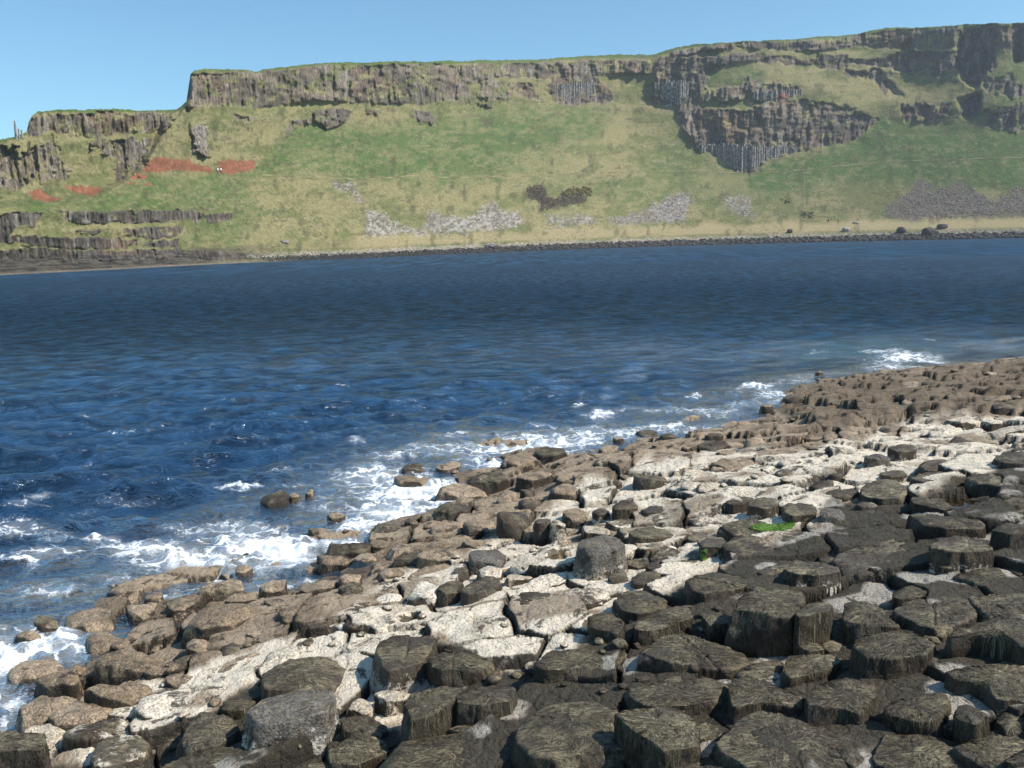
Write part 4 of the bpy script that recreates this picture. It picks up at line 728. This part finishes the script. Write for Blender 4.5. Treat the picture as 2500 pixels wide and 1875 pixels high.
R4: """T 28 .8|580 460 620 435 700 428 740 450 740 480 650 480
U 18 .8|750 400 780 380 840 380 845 415 770 420
T 14 .8|850 395 900 370 990 370 990 405 900 410
T 14 .8|1200 340 1240 320 1310 320 1315 342 1230 348
T 14 .8|1360 330 1410 312 1470 320 1460 340 1380 345
T 40 .8|1380 365 1430 348 1500 350 1530 380 1500 395 1400 392
T 34 .8|1510 360 1580 345 1630 360 1640 380 1540 385
T 35 .8|1690 385 1750 360 1840 365 1865 400 1800 415 1710 410
T 28 .6|1870 382 1920 365 2010 370 2030 392 1960 412 1890 408
T 12 .6|1900 350 1960 340 2060 345 2070 375 1960 368
U 16 .8|1750 290 1830 270 1930 275 1940 308 1830 315
T 20 .8|1930 290 1980 262 2040 265 2050 300 1960 315
T 15 .8|2080 280 2150 262 2290 265 2290 292 2110 298
T 26 .6|2070 320 2150 300 2290 305 2290 328 2100 336
T 50 .8|1390 488 1450 470 1530 475 1545 505 1470 515 1400 510
U 18 .8|1520 450 1560 430 1640 435 1660 465 1580 475
T 28 .8|1710 488 1760 465 1830 465 1850 495 1760 505
T 46 .4|1920 468 1970 445 2120 445 2140 468 2000 485
U 40 .6|1960 510 2050 500 2180 500 2160 535 2000 540
T 50 .6|1280 530 1340 505 1420 510 1430 535 1330 540
U 20 1|640 535 700 490 800 490 830 525 760 555 660 560
U 34 1|820 595 880 570 970 570 990 595 920 612 840 615
T 8 .8|970 670 1010 640 1050 660 1040 685 990 690
T 9 .5|1230 660 1300 645 1380 655 1400 680 1300 690
T 22 .8|840 715 890 685 960 690 950 725 870 740
T 16 .8|950 700 1010 685 1090 695 1100 722 1000 732
T 34 1|320 755 370 710 450 705 470 745 450 780 350 780
U 28 .8|480 735 560 715 640 720 660 750 560 762
U 20 .8|60 720 110 695 170 700 180 725 110 740
U 15 .8|0 780 60 760 110 775 100 800 20 808
T 18 .6|120 845 160 820 260 820 270 845 180 858
T 18 1|690 728 750 705 810 715 820 742 740 750
T 14 1|740 798 800 765 870 765 895 795 820 815
T 8 .4|890 770 950 750 1050 790 1000 820 920 810
T 12 .6|1010 760 1090 740 1160 760 1120 788 1050 788
W 26 1|540 885 590 860 680 852 720 880 700 910 600 918
W 20 .8|430 935 470 910 530 915 530 945 470 962
V 42 .8|500 975 600 940 760 920 800 945 740 980 600 1000
W 40 .5|150 1088 220 1070 400 1065 480 1095 440 1122 250 1122 160 1115
W 70 .8|0 1060 60 1020 160 1040 140 1080 30 1090
W 12 .8|840 830 920 810 990 830 960 860 860 860
W 22 .8|1030 880 1090 845 1120 870 1120 905 1050 910
G 40 .6|1130 865 1200 840 1310 860 1310 885 1180 895
W 15 .8|850 900 940 870 1000 890 1000 930 880 940
E 62 .5|1290 808 1370 780 1480 788 1485 820 1350 838
W 8 .4|1560 690 1640 665 1780 670 1820 690 1700 720 1590 715
W 42 .5|1650 630 1720 600 1880 595 1910 630 1800 645
W 30 .6|1910 625 1980 605 2060 605 2080 635 1980 648
W 8 .4|1950 690 2050 660 2212 650 2290 680 2200 710 2030 715
U 15 1|1680 780 1740 720 1850 720 1900 760 1800 800
D 28 .8|1480 920 1540 870 1680 865 1760 900 1740 945 1600 962 1510 955
D 75 .6|1980 870 2040 840 2212 840 2290 880 2212 915 2060 905
D 25 .6|2120 815 2180 780 2290 760 2290 835 2160 835
D 45 1|1810 1010 1880 975 2000 955 2130 995 2160 1035 2060 1070 1880 1045
E 40 .4|1440 1000 1560 970 1720 970 1800 1005 1760 1045 1560 1055 1450 1035
E 22 .4|1450 1080 1560 1060 1700 1060 1780 1080 1740 1112 1500 1105
D 20 .5|1450 1150 1530 1120 1650 1140 1760 1210 1740 1240 1560 1210 1460 1190
D 45 1.2|1100 1065 1200 1020 1350 1030 1440 1085 1400 1135 1250 1140 1120 1120
D 30 .6|870 1110 950 1070 1090 1060 1095 1120 1040 1155 930 1145
D 60 .8|1080 1180 1130 1130 1210 1150 1230 1185 1150 1220 1090 1215
E 105 .8|560 1220 620 1170 770 1170 810 1200 800 1245 650 1270
G 100 .6|820 1215 880 1150 960 1180 1010 1215 1000 1255 860 1275
E 75 .8|340 1190 400 1150 530 1160 555 1195 480 1220
D 50 .8|190 1175 280 1140 390 1140 340 1185 260 1205
D 60 .4|1430 1260 1540 1230 1750 1270 1950 1320 1940 1360 1700 1360 1500 1325
D 50 .6|1960 1160 2060 1130 2212 1130 2290 1165 2250 1200 2050 1210
D 18 .6|2060 1250 2150 1215 2290 1210 2290 1270 2150 1280
D 110 .4|1980 1350 2070 1290 2290 1290 2290 1370 2100 1405
D 25 .6|760 1060 830 1020 930 1030 900 1080 800 1090
E 14 .6|1240 960 1320 930 1430 960 1400 1000 1260 1010
D 14 .6|900 970 950 940 990 960 970 1000 910 1000
D 75 .5|150 1335 230 1300 380 1290 500 1325 640 1365 500 1390 250 1390
E 55 .6|540 1415 620 1385 760 1390 820 1415 740 1455 600 1450
T 8 .3|80 920 200 890 440 880 460 910 330 950 100 960
T 10 .3|340 840 480 820 700 810 750 840 600 870 400 870
W 24 .6|150 1000 280 980 430 960 500 1000 400 1030 200 1025
W 28 .6|0 895 30 880 85 885 80 935 0 945"""}
GRIDS = {}
def rock_mesh(P2, z, zb, dome, typ, wpx, seed):
    """P2: world outline (n,2) of the top, z: top height, zb: foot height"""
    rr = np.random.default_rng(seed); c = P2.mean(0); Q = P2 - c; n = int(np.clip(wpx / 2.44 * 1.45, 22, 190)); th = np.linspace(-np.pi, np.pi, n, endpoint=False)
    u = np.stack([np.cos(th), np.sin(th)], -1); rad = np.full(n, 1e9); A = Q; B = np.roll(Q, -1, 0)
    for a, b in zip(A, B):
        e = b - a; den = u[:, 0] * e[1] - u[:, 1] * e[0]; den = np.where(abs(den) < 1e-9, 1e-9, den); tt = (a[0] * e[1] - a[1] * e[0]) / den; w = (a[0] * u[:, 1] - a[1] * u[:, 0]) / den; ok = (tt > 0) & (w >= -.01) & (w <= 1.01); rad = np.where(ok & (tt < rad), tt, rad)
    bad = rad > 1e8
    if bad.any(): rad[bad] = np.median(rad[~bad]) if (~bad).any() else .3
    k = max(1, n // (80 if typ in 'DEG' else 40)); ker = np.hanning(2 * k + 3); ker /= ker.sum(); rad = np.convolve(np.concatenate([rad[-k - 1:], rad, rad[:k + 1]]), ker, 'valid')[:n]
    size = float(rad.mean()); rnd = size * (rr.uniform(.035, .10) if typ in 'DEG' else rr.uniform(.12, .30)); rnd = min(rnd, max(z - zb, .05) * .8)
    nt = int(np.clip(n / 5, 5, 30)); ns = int(np.clip(n * (z - zb) / size / 6, 4, 26)); V = []; LO = []; dm = dome * size * (.09 if typ in 'DEG' else .08); conc = 0
    r_edge = np.maximum(rad - rnd, rad * .45); tx, ty = rr.uniform(-.06, .06, 2) if typ in 'DEG' else rr.uniform(-.17, .17, 2)
    for q in range(nt + 1):
        t = (q / nt); rr_ = r_edge * max(t, .02); x = c[0] + u[:, 0] * rr_; y = c[1] + u[:, 1] * rr_; V.append(np.stack([x, y, z + dm * (1 - t * t) + 0 * x], -1)); LO.append(np.zeros(n))
    ne = 5 if n > 40 else 3
    for q in range(1, ne + 1):
        a = q / ne * math.pi / 2; rr_ = r_edge + (rad - r_edge) * math.sin(a); V.append(np.stack([c[0] + u[:, 0] * rr_, c[1] + u[:, 1] * rr_, z - rnd * (1 - math.cos(a)) + 0 * rr_], -1)); LO.append(np.full(n, .12 * q / ne))
    fl = rr.uniform(.0, .06) if typ in 'DEG' else rr.uniform(.08, .22); z0 = z - rnd
    for q in range(1, ns + 1):
        t = q / ns; rr_ = rad * (1 + fl * t + .04 * math.sin(t * 3.1)); V.append(np.stack([c[0] + u[:, 0] * rr_, c[1] + u[:, 1] * rr_, z0 + (zb - .22 - z0) * t + 0 * rr_], -1)); LO.append(np.full(n, .15 + .85 * min(1, t * (z0 - zb + .22) / max(z0 - zb, .02))))
    V = np.stack(V); LO = np.stack(LO); V[..., 2] += ((V[..., 0] - c[0]) * tx + (V[..., 1] - c[1]) * ty) * (1 - LO)
    mid = np.array([c[0], c[1], (z + zb) / 2]); hh = max((z - zb) / 2, .05); S = np.array([size, size, hh]); U = (V - mid) / S
    for _ in range(3 if typ in 'DE' else 9):
        a_ = rr.uniform(0, 6.283); el_ = rr.uniform(.0, .3) if (typ in 'DE' or rr.random() < .5) else rr.uniform(.6, 1.35); nv = np.array([math.cos(a_) * math.cos(el_), math.sin(a_) * math.cos(el_), math.sin(el_)]); pr = U @ nv; of = pr[LO < .6].max() * rr.uniform(.80, .94); U = U - np.maximum(pr - of, 0)[..., None] * nv * .92
    V = U * S + mid
    d0 = np.roll(V, -1, 1) - np.roll(V, 1, 1); d1 = np.gradient(V, axis=0); N = np.cross(d1, d0); N /= np.linalg.norm(N, axis=-1, keepdims=True) + 1e-9
    X, Y, Z = V[..., 0], V[..., 1], V[..., 2]; s1 = 1 / size; o = rr.uniform(0, 50)
    am = 1.0 if typ in 'DEG' else 1.15
    disp = (.045 if typ in 'DEG' else .06) * size * am * fbm(X * s1 * 1.1 + o, Y * s1 * 1.1, Z * s1 * 1.1, 2, 400) + (.035 if typ in 'DEG' else .05) * size * (0.35 - np.abs(fbm(X * s1 * 2.6 + o, Y * s1 * 2.6, Z * s1 * 2.6, 3, 410))) + .007 * am * fbm(X * 9, Y * 9, Z * 9, 3, 420)
    if typ in 'DEG': disp += -.02 * size * sstep(.5, .9, noise3(th[None] * 2.3 + o, Z * 0, Z * 0 + o, 430)) * sstep(.1, .2, LO)
    if typ in 'DEUV': disp += .006 * fbm(X * 30, Y * 60, Z * 14, 2, 425)
    if size > .12 and rr.random() < .55:
        a_ = rr.uniform(0, 3.14); dl = abs((X - c[0]) * math.cos(a_) + (Y - c[1]) * math.sin(a_) + rr.uniform(-.3, .3) * size + .05 * size * fbm(X * s1 * 2, Y * s1 * 2, Z * 0, 2, 440)); disp -= .05 * size * (1 - sstep(.0, .045 * size + .006, dl)); 
    w = sstep(0, .25, np.arange(len(V))[:, None] / nt); V = V + N * (disp * (.25 + .75 * w) if True else 0)[..., None]
    m, n_ = V.shape[:2]; VV = np.concatenate([V.reshape(-1, 3), V[0].mean(0)[None]]); F = grid_faces(m, n_, True); ci = len(VV) - 1
    VV = VV - np.array([c[0], c[1], zb]); cap = np.array([[ci, (j + 1) % n_, j, j] for j in range(n_)])
    me = bpy.data.meshes.new("rock"); fs = F[:, ::-1].tolist() if False else F.tolist(); me.from_pydata(VV.tolist(), [], fs + [[ci, j, (j + 1) % n_] for j in range(n_)][::1]); me.update(); GRIDS[me.name] = (V - np.array([c[0], c[1], zb]), N, wpx, typ)
    attr(me, "lo", np.concatenate([LO.ravel(), [0]])); return me, (c[0], c[1], zb), size
def fix_normals(me):
    import bmesh
    b = bmesh.new(); b.from_mesh(me); bmesh.ops.recalc_face_normals(b, faces=b.faces)
    if sum(f.normal.z * f.calc_area() for f in b.faces) < 0: bmesh.ops.reverse_faces(b, faces=b.faces)
    b.to_mesh(me); b.free()
ROCK = []     # (object, photo px, type, width px, height m, size)
def make_rock(typ, hpx, dome, pts, seed):
    pts = np.array(pts, float); cx, cy = pts.mean(0); wpx = np.ptp(pts[:, 0]); z = .4
    for _ in range(14):
        c = on_plane(cx, cy, z); dist = np.linalg.norm(c - [0, 0, EYE]); h = hpx * dist / FPX / math.cos(math.atan2(EYE - z, c[1])) ; g = float(G0(c[0], c[1])); z = .5 * z + .5 * max(g + h, .04 + .6 * h)
    P = on_plane(pts[:, 0], pts[:, 1], z)[:, :2]; vd = c[:2] / np.linalg.norm(c[:2]); lat = np.array([vd[1], -vd[0]]); a = P @ vd; b = P @ lat; ed, el = np.ptp(a), np.ptp(b); lim = (1.3 if typ in 'DEG' else 1.35) * el; ex = 0
    if ed > lim:
        k = lim / ed; a = a.min() + (a - a.min()) * k; P = a[:, None] * vd + b[:, None] * lat; ex = (ed - lim) * (EYE - z) / max(np.linalg.norm(c[:2]), 1)
    zb = min(g, z - h) - (.05 if wpx > 60 else .02)
    size0 = el / 2; dome = dome + min(ex / max(size0, .05) / .14, 3.0) * .5
    me, loc, size = rock_mesh(P, z, zb, dome, typ, wpx, seed); fix_normals(me)
    nm = "basalt_block" if typ in 'DEG' and hpx * 1.0 > 18 else ("rock_slab" if hpx < 9 else "boulder")
    o = link(me, nm, MATS[typ]); o.location = loc; ROCK.append([o, cx, cy, typ, wpx, z - zb, size]); return o
seed = 1
for (X0, Y0, K), txt in DATA.items():
    for ln in txt.split("\n"):
        hd, body = ln.split("|"); t_, h_, d_ = hd.split(); pts = [(X0 + a / K, Y0 + b / K) for a, b in poly(body)]; t_ = 'U' if (t_ == 'T' and pts[0][0] > 1880 and pts[0][1] < 1010 and seed % 3) else t_; make_rock(t_, float(h_) / K, float(d_), pts, seed); seed += 1
# ------------------------------------------------------------------ smaller stones fill what the outlines leave open
def taken(x, y):
    for r in ROCK:
        if abs(x - r[1]) < r[4] * .5 and abs(y - r[2]) < r[4] * .26 + 6: return True
    return False
NF = 298 - len(ROCK); tries = 0; nf0 = len(ROCK)
fr_ = random.Random(21)
while len(ROCK) - nf0 < NF and tries < 20000:
    tries += 1; x = fr_.uniform(-40, 2540); y = fr_.uniform(900, 1900); c = on_plane(x, y, .2); s = float(shore_s(c[0], c[1]))
    if s < -.35 or taken(x, y): continue
    D = math.hypot(c[0], c[1]); w = fr_.uniform(.16, .34) * FPX / D
    zz = float(G0(c[0], c[1])); wv, kv = zones(np.array([c[0]]), np.array([c[1]]), np.array([zz])); typ = fr_.choice('DDE') if kv[0] > .5 else (fr_.choice('WWVU') if wv[0] > .5 else fr_.choice('TTU'))
    n = fr_.randint(5, 7); a0 = fr_.random() * 6; tl = (EYE - zz) / D; pts = [(x + w * .5 * math.cos(a0 + 6.283 * k / n) * fr_.uniform(.8, 1.1), y + w * .5 * tl * 1.1 * math.sin(a0 + 6.283 * k / n) * fr_.uniform(.8, 1.1)) for k in range(n)]
    o = make_rock(typ, w * fr_.uniform(.12, .32), fr_.uniform(.5, 1.3), pts, 5000 + len(ROCK))
tb = NT("weed_blades"); tb.put(tb.b.inputs['Base Color'], tb.at("tone", True)); tb.b.inputs['Roughness'].default_value = .6; tb.b.inputs['Specular IOR Level'].default_value = .3
def weed(rec, sd):
    o, cx, cy, typ, wpx, h, size = rec; V, N, _, _ = GRIDS[o.data.name]; r = np.random.default_rng(sd); m, n = V.shape[:2]
    dens = {'D': 1.0, 'E': .55, 'G': .12, 'U': .35, 'V': .18}.get(typ, 0); cnt = int(dens * wpx * 5 * min(1.6, .8 + h / max(size, .05) * .5))
    if cnt < 60: return
    L = r.uniform(.02, .065, cnt); i = 1 + (m - 3) * r.random(cnt); lim = int(m * .5); i = np.where(r.random(cnt) < .55, np.sqrt(r.random(cnt)) * lim, lim * .8 + (m - 2 - lim * .8) * r.random(cnt)); j = r.random(cnt) * n
    kq = (i < lim) | (r.random(cnt) < .45); i, j, L, cnt = i[kq], j[kq], L[kq], int(kq.sum())
    if typ in 'EGUV': i = np.where(i > m * .72, i * .6, i); k = noise3(j / n * 9, i / m * 3, j * 0 + sd, 7) > -.05; i, j, L = i[k], j[k], L[k]
    def samp(A, i, j):
        i0 = np.clip(i.astype(int), 0, m - 2); f = np.clip(i - i0, 0, 1)[:, None]; j = np.mod(j, n); j0 = j.astype(int); g = (j - j0)[:, None]; j1 = (j0 + 1) % n
        j0 = j0 % n; return (A[i0, j0] * (1 - g) + A[i0, j1] * g) * (1 - f) + (A[i0 + 1, j0] * (1 - g) + A[i0 + 1, j1] * g) * f
    pts = []; nz = samp(N, i, j)[:, 2]; ang = np.where(abs(nz) > .7, r.normal(0, .5, len(i)) + (noise3(j / n * 5, i / m * 2, 0 * i + sd, 3)) * 1.2, r.normal(0, .35, len(i)))
    for s_ in range(4):
        p = samp(V, i, j); pts.append(p + samp(N, i, j) * (.001 + .0022 * r.random(len(i)) * (s_ > 0))[:, None]); di = np.linalg.norm(samp(V, np.minimum(i + 1, m - 1.01), j) - p, axis=1) + 1e-4; dj = np.linalg.norm(samp(V, i, j + 1) - p, axis=1) + 1e-4
        st = L / 3; i = np.clip(i + np.cos(ang) * st / di, 0, m - 1.01); j = j + np.clip(np.sin(ang) * st / dj, -n * .08, n * .08); ang = ang + r.normal(0, .22, len(i))
    P = np.stack(pts, 1); t_ = P[:, 1:] - P[:, :-1]; t_ = np.concatenate([t_, t_[:, -1:]], 1); nn = samp(N, i, j)[:, None]; w = np.cross(t_, nn + 0 * t_); w /= np.linalg.norm(w, axis=-1, keepdims=True) + 1e-9; wd = r.uniform(.0007, .0016, len(i))[:, None, None] * np.array([1, 1, .8, .3])[None, :, None]
    Q = np.stack([P - w * wd, P + w * wd], 2).reshape(len(i), 8, 3); q = (np.arange(len(i)) * 8)[:, None, None]; F = (np.array([[0, 1, 3, 2], [2, 3, 5, 4], [4, 5, 7, 6]])[None] + q).reshape(-1, 4)
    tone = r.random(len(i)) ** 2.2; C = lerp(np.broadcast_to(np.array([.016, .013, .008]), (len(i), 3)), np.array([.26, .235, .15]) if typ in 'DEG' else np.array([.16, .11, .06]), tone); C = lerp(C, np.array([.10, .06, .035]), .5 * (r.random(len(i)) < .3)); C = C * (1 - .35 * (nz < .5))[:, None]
    me = mesh_np("seaweed", Q.reshape(-1, 3), F); attr(me, "tone", np.repeat(C, 8, 0)); b_ = link(me, "seaweed", tb.m, o, smooth=False); b_["kind"] = "stuff"
for q_, rec in enumerate(sorted(ROCK, key=lambda r: -r[4])):
    if rec[4] > 55 and rec[3] in 'DEGUV': weed(rec, q_)
# loose stones: uncountable small ones between the columns
def rubble(n, zone, mat, nm, lab, smin, smax, sd):
    r = np.random.default_rng(sd); px = r.uniform(-60, 2560, n); py = r.uniform(905, 1890, n); P = on_plane(px, py, .3); s = shore_s(P[:, 0], P[:, 1]); h, _, _ = ground_h(P[:, 0], P[:, 1]); w, k = zones(P[:, 0], P[:, 1], h)
    cl = fbm(P[:, 0] * .9, P[:, 1] * .9, 0, 2, 66) > -.1; keep = cl & (s > -.25) & ((w > .5) if zone == 'w' else (k > .5) if zone == 'k' else (w < .5) & (k < .5)); P = P[keep]; P[:, 2] = h[keep] + .01; sz = r.uniform(smin, smax, len(P)) * (r.random(len(P)) ** 1.5 + .5)
    V, F = stones(P, sz, (.5, .8), ICO2, .28, sd); me = mesh_np(nm, V, F); attr(me, "lo", np.full(len(V), .3)); tag(link(me, nm, mat), lab, "stones", kind="stuff")
rubble(500, 't', MATS['T'], "small_stones", "small tan stones scattered between the boulders along the water's edge", .02, .075, 71); rubble(220, 'w', MATS['W'], "small_stones", "small bleached stones lying on the pale rock pavement", .02, .06, 72); rubble(700, 'k', MATS['E'], "small_stones", "small dark stones wedged between the weedy columns", .02, .06, 73)
# bright green weed on a rock and a few tufts
M_ALGA = mat_plain("green_alga", (.045, .10, .012), (.12, .22, .03), 30, .6, .6, .02)
def alga(px, py, a, b, label):
    hits = [r for r in ROCK if abs(px - r[1]) < r[4] * .5 and abs(py - r[2]) < 26]; dg = bpy.context.evaluated_depsgraph_get(); d = Vector(rays(px, py)).normalized(); ok, loc, *_ = SC.ray_cast(dg, Vector((0, 0, EYE)), d)
    D = (Vector((0, 0, EYE)) - loc).length; n = int(a * b * 9); r = np.random.default_rng(int(px)); th = r.uniform(0, 6.28, n); q = np.sqrt(r.random(n)); ys = b * D / FPX * D / (EYE - loc.z) * .9; P = np.stack([loc.x + a * D / FPX * q * np.cos(th), loc.y + ys * q * np.sin(th), 0 * th + loc.z], -1); pz = []
    for p in P:
        k, l2, *_ = SC.ray_cast(dg, Vector((p[0], p[1], loc.z + .4)), Vector((0, 0, -1))); pz.append(l2.z if k and abs(l2.z - loc.z) < .05 else -9)
    P[:, 2] = pz; P = P[P[:, 2] > -5]; V, F = stones(P, r.uniform(.006, .013, len(P)), (.4, .8), ICO1, .9, 9); o = link(mesh_np("green_seaweed", V, F), "green_seaweed", M_ALGA); tag(o, label, "seaweed")
bpy.context.view_layer.update()
alga(1885, 1288, 50, 9, "bright green patch of seaweed on a dark rock left of the white-flecked columns"); alga(1718, 1357, 6, 4, "small bright green tuft of seaweed between dark and pale rocks, mid shore")
# ------------------------------------------------------------------ labels: each rock told by look and by the landmark next to it
LM = [("the upright grey block", 1462, 1365), ("the twin brown spires", 1285, 1260), ("the big hexagonal column", 2185, 1565), ("the big black-fronted block", 1900, 1470), ("the basin-topped grey column", 700, 1715), ("the bright green weed patch", 1885, 1288),
    ("the lone rock in the surf", 650, 1198), ("the round black boulder", 1525, 1230), ("the white-footed square column", 2340, 1350), ("the largest tan boulder", 540, 1500), ("the surf-edge tan boulder", 1100, 1240), ("the bottom left corner", 60, 1850), ("the bottom right corner", 2470, 1850), ("the tan outcrop's left tip", 1940, 970),
    ("the tan outcrop's far right end", 2460, 900), ("the right edge at mid height", 2480, 1250), ("the bottom edge, middle", 1250, 1850), ("the paired weed-draped blocks", 1170, 1435), ("the domed white boulder", 935, 1515), ("the yellow-brown pool", 2400, 1200), ("the white slabs at the right edge", 2420, 1050),
    ("the far left surf patch", 120, 1590), ("the brown rocks in the cove", 1750, 1080), ("the black notch", 2030, 1500), ("the pale barnacle patch", 900, 1690), ("the white slabs in mid shore", 1750, 1250)]
SPEC = {(0, 0): ""}
def assign_labels():
    import collections
    main = ROCK; D = collections.defaultdict(list)
    wm = np.median([r[4] for r in main])
    for r in main:
        o, x, y, typ, w, h, sz = r; best = min(LM, key=lambda l: (l[1] - x) ** 2 + 2.2 * (l[2] - y) ** 2); dx, dy = x - best[1], (y - best[2]) * 1.8; dist = math.hypot(dx, dy)
        rel = ("right of" if dx > 0 else "left of") if abs(dx) > abs(dy) else ("in front of" if dy > 0 else "behind"); wd = "large" if w > 150 else ("mid-sized" if w > 75 else "small")
        sh = {"basalt_block": "column", "boulder": "boulder", "rock_slab": "flat slab"}[o.name.split(".")[0]]; D[(wd, COLWORD[typ], sh, rel, best[0])].append((dist, o))
    for (wd, cw, sh, rel, lm), L in D.items():
        L.sort(key=lambda q: q[0])
        for k, (d, o) in enumerate(L):
            on = ["nearest", "second nearest", "third nearest", "fourth nearest", "fifth nearest", "sixth nearest", "seventh nearest", "eighth nearest", "ninth nearest", "tenth nearest"][min(k, 9)]; s = f"{wd} {cw} {sh} {rel} {lm}" + ("" if len(L) == 1 else f", {on}"); tag(o, s, {"column": "rock column", "boulder": "boulder", "flat slab": "rock slab"}[sh], "rocks of the near shore", "thing")
assign_labels()
def own(px, py, label):
    r = min(ROCK, key=lambda r: (r[1] - px) ** 2 + (r[2] - py) ** 2); r[0]["label"] = label
own(1462, 1325, "tall upright grey block with pale barnacles, standing alone in the pale rocks"); own(2185, 1565, "big flat-topped hexagonal dark column, the most regular one at lower right"); own(1875, 1465, "big high block with a sheer brown-black weedy front, lower right")
own(700, 1715, "flat grey column with a shallow basin on top, lower left"); own(1350, 1250, "pale-faced pointed upright rock, right one of the spires"); own(1240, 1245, "tall dark brown spire, left one of the spires"); own(1525, 1225, "smooth round black boulder among white rocks, mid shore")
own(540, 1500, "largest tan boulder with a steep weedy left end, lower left shore"); own(1100, 1240, "domed tan boulder with dark front at the surf's edge"); own(2345, 1320, "square dark column with white barnacles flecked round its foot"); own(935, 1510, "domed white boulder above a small dark pool"); own(2420, 1165, "dark oval flat-topped rock above the yellow-brown pool")
own(1080, 1435, "left one of two weed-draped dark blocks side by side"); own(1170, 1430, "right one of two weed-draped dark blocks side by side"); own(1300 + 555 / 1.843, 1300 + 870 / 1.843, "barrel-shaped column stump at the bottom edge, with a weedy brown front")
# rock alone in the surf
for a in (("U 24 1.5|1170 570 1190 540 1240 530 1290 545 1290 585 1220 595", "dark weedy rock alone in the surf, left of the shore, biggest of its three"), ("T 8 1.2|1295 560 1320 542 1350 552 1350 570 1310 575", "middle rock of the three in the surf, low and tan"), ("T 14 1.5|1370 550 1390 537 1412 540 1412 556 1385 558", "small rounded tan rock, right one of the three in the surf")):
    hd, body = a[0].split("|"); t_, h_, d_ = hd.split(); o = make_rock(t_, float(h_) / 1.8433, float(d_), [(x / 1.8433, 900 + y / 1.8433) for x, y in poly(body)], seed); seed += 1; tag(o, a[1], "boulder", "rocks standing in the surf", "thing")
# ------------------------------------------------------------------ the walkers on the path, a few pixels each
def walker(px, py, shirt, trousers, hair, label, turn):
    b = cliff_at(px, py)[0]; root = empty("person", b); root.rotation_euler = (0, 0, turn); tag(root, label, "person", "walkers on the cliff path")
    vs = [((0, 0, .93), .15), ((0, 0, 1.12), .14), ((0, 0, 1.36), .17), ((0, 0, 1.47), .07), ((0, 0, 1.54), .065), ((0, .01, 1.63), .10), ((0, 0, 1.70), .085), ((.10, 0, .88), .10), ((.12, .07, .48), .065), ((.12, 0, .10), .045), ((.12, .13, .04), .04), ((-.10, 0, .88), .10), ((-.12, -.10, .48), .065), ((-.12, -.22, .12), .045), ((-.12, -.10, .04), .04),
          ((.20, 0, 1.38), .06), ((.26, -.05, 1.12), .045), ((.25, .08, .90), .035), ((.25, .13, .82), .03), ((-.20, 0, 1.38), .06), ((-.26, .02, 1.12), .045), ((-.25, .12, .92), .035), ((-.25, .17, .84), .03)]
    ed = [(0, 1), (1, 2), (2, 3), (3, 4), (4, 5), (5, 6), (0, 7), (7, 8), (8, 9), (9, 10), (0, 11), (11, 12), (12, 13), (13, 14), (2, 15), (15, 16), (16, 17), (17, 18), (2, 19), (19, 20), (20, 21), (21, 22)]
    me = bpy.data.meshes.new("body"); me.from_pydata([v[0] for v in vs], ed, []); me.update(); o = bpy.data.objects.new("body", me); COL.objects.link(o); o.parent = root; m = o.modifiers.new("skin", 'SKIN'); o.modifiers.new("s", 'SUBSURF').levels = 1
    for k, (_, r) in enumerate(vs): me.skin_vertices[0].data[k].radius = (r, r * .85)
    me.skin_vertices[0].data[0].use_root = True
    t = NT("clothes"); sx = t.n.new("ShaderNodeTexCoord"); z = t.n.new("ShaderNodeSeparateXYZ"); t.l.new(sx.outputs['Object'], z.inputs[0]); c = t.mix(t.ramp(z.outputs['Z'], .92, .95), trousers, shirt); c = t.mix(t.ramp(z.outputs['Z'], 1.46, 1.48), c, (.45, .28, .2)); t.put(t.b.inputs['Base Color'], c); me.materials.append(t.m)
    V0, F0 = ICO2; h = link(mesh_np("hair", V0 * [.105, .12, .09] + [0, -.03, 1.70], F0), "hair", mat_plain("hair", hair, tuple(v * 1.3 for v in hair), 9), root)
walker(1930, 424, (.62, .50, .42), (.10, .06, .05), (.05, .03, .02), "walker in a cream top on the slope path, left one of the pair", .6); walker(1942, 421, (.75, .75, .80), (.05, .06, .10), (.03, .03, .03), "walker in a white top on the slope path, right one of the pair", .3)
walker(532, 424, (.75, .75, .75), (.12, .12, .14), (.1, .07, .04), "walker in white below the red earth bank, left one of the two", 1.2); walker(541, 424, (.75, .74, .72), (.06, .06, .08), (.05, .04, .03), "walker in white below the red earth bank, right one of the two", 1.0)
# ------------------------------------------------------------------ the sea air over the bay
def haze():
    x0, x1, y0, y1, z0, z1 = -1900, 1900, -80, 1500, -150, 170
    V = [(x, y, z) for x in (x0, x1) for y in (y0, y1) for z in (z0, z1)]; F = [(0, 1, 3, 2), (4, 6, 7, 5), (0, 4, 5, 1), (2, 3, 7, 6), (0, 2, 6, 4), (1, 5, 7, 3)]
    me = bpy.data.meshes.new("haze"); me.from_pydata(V, [], F); m = bpy.data.materials.new("sea_air"); m.use_nodes = True; m.node_tree.nodes.remove(m.node_tree.nodes["Principled BSDF"])
    v = m.node_tree.nodes.new("ShaderNodeVolumePrincipled"); v.inputs['Density'].default_value = .00019; v.inputs['Color'].default_value = (.86, .92, 1, 1); v.inputs['Anisotropy'].default_value = .2; m.node_tree.links.new(v.outputs[0], m.node_tree.nodes["Material Output"].inputs['Volume'])
    tag(link(me, "haze", m, smooth=False), kind="stuff")
haze()
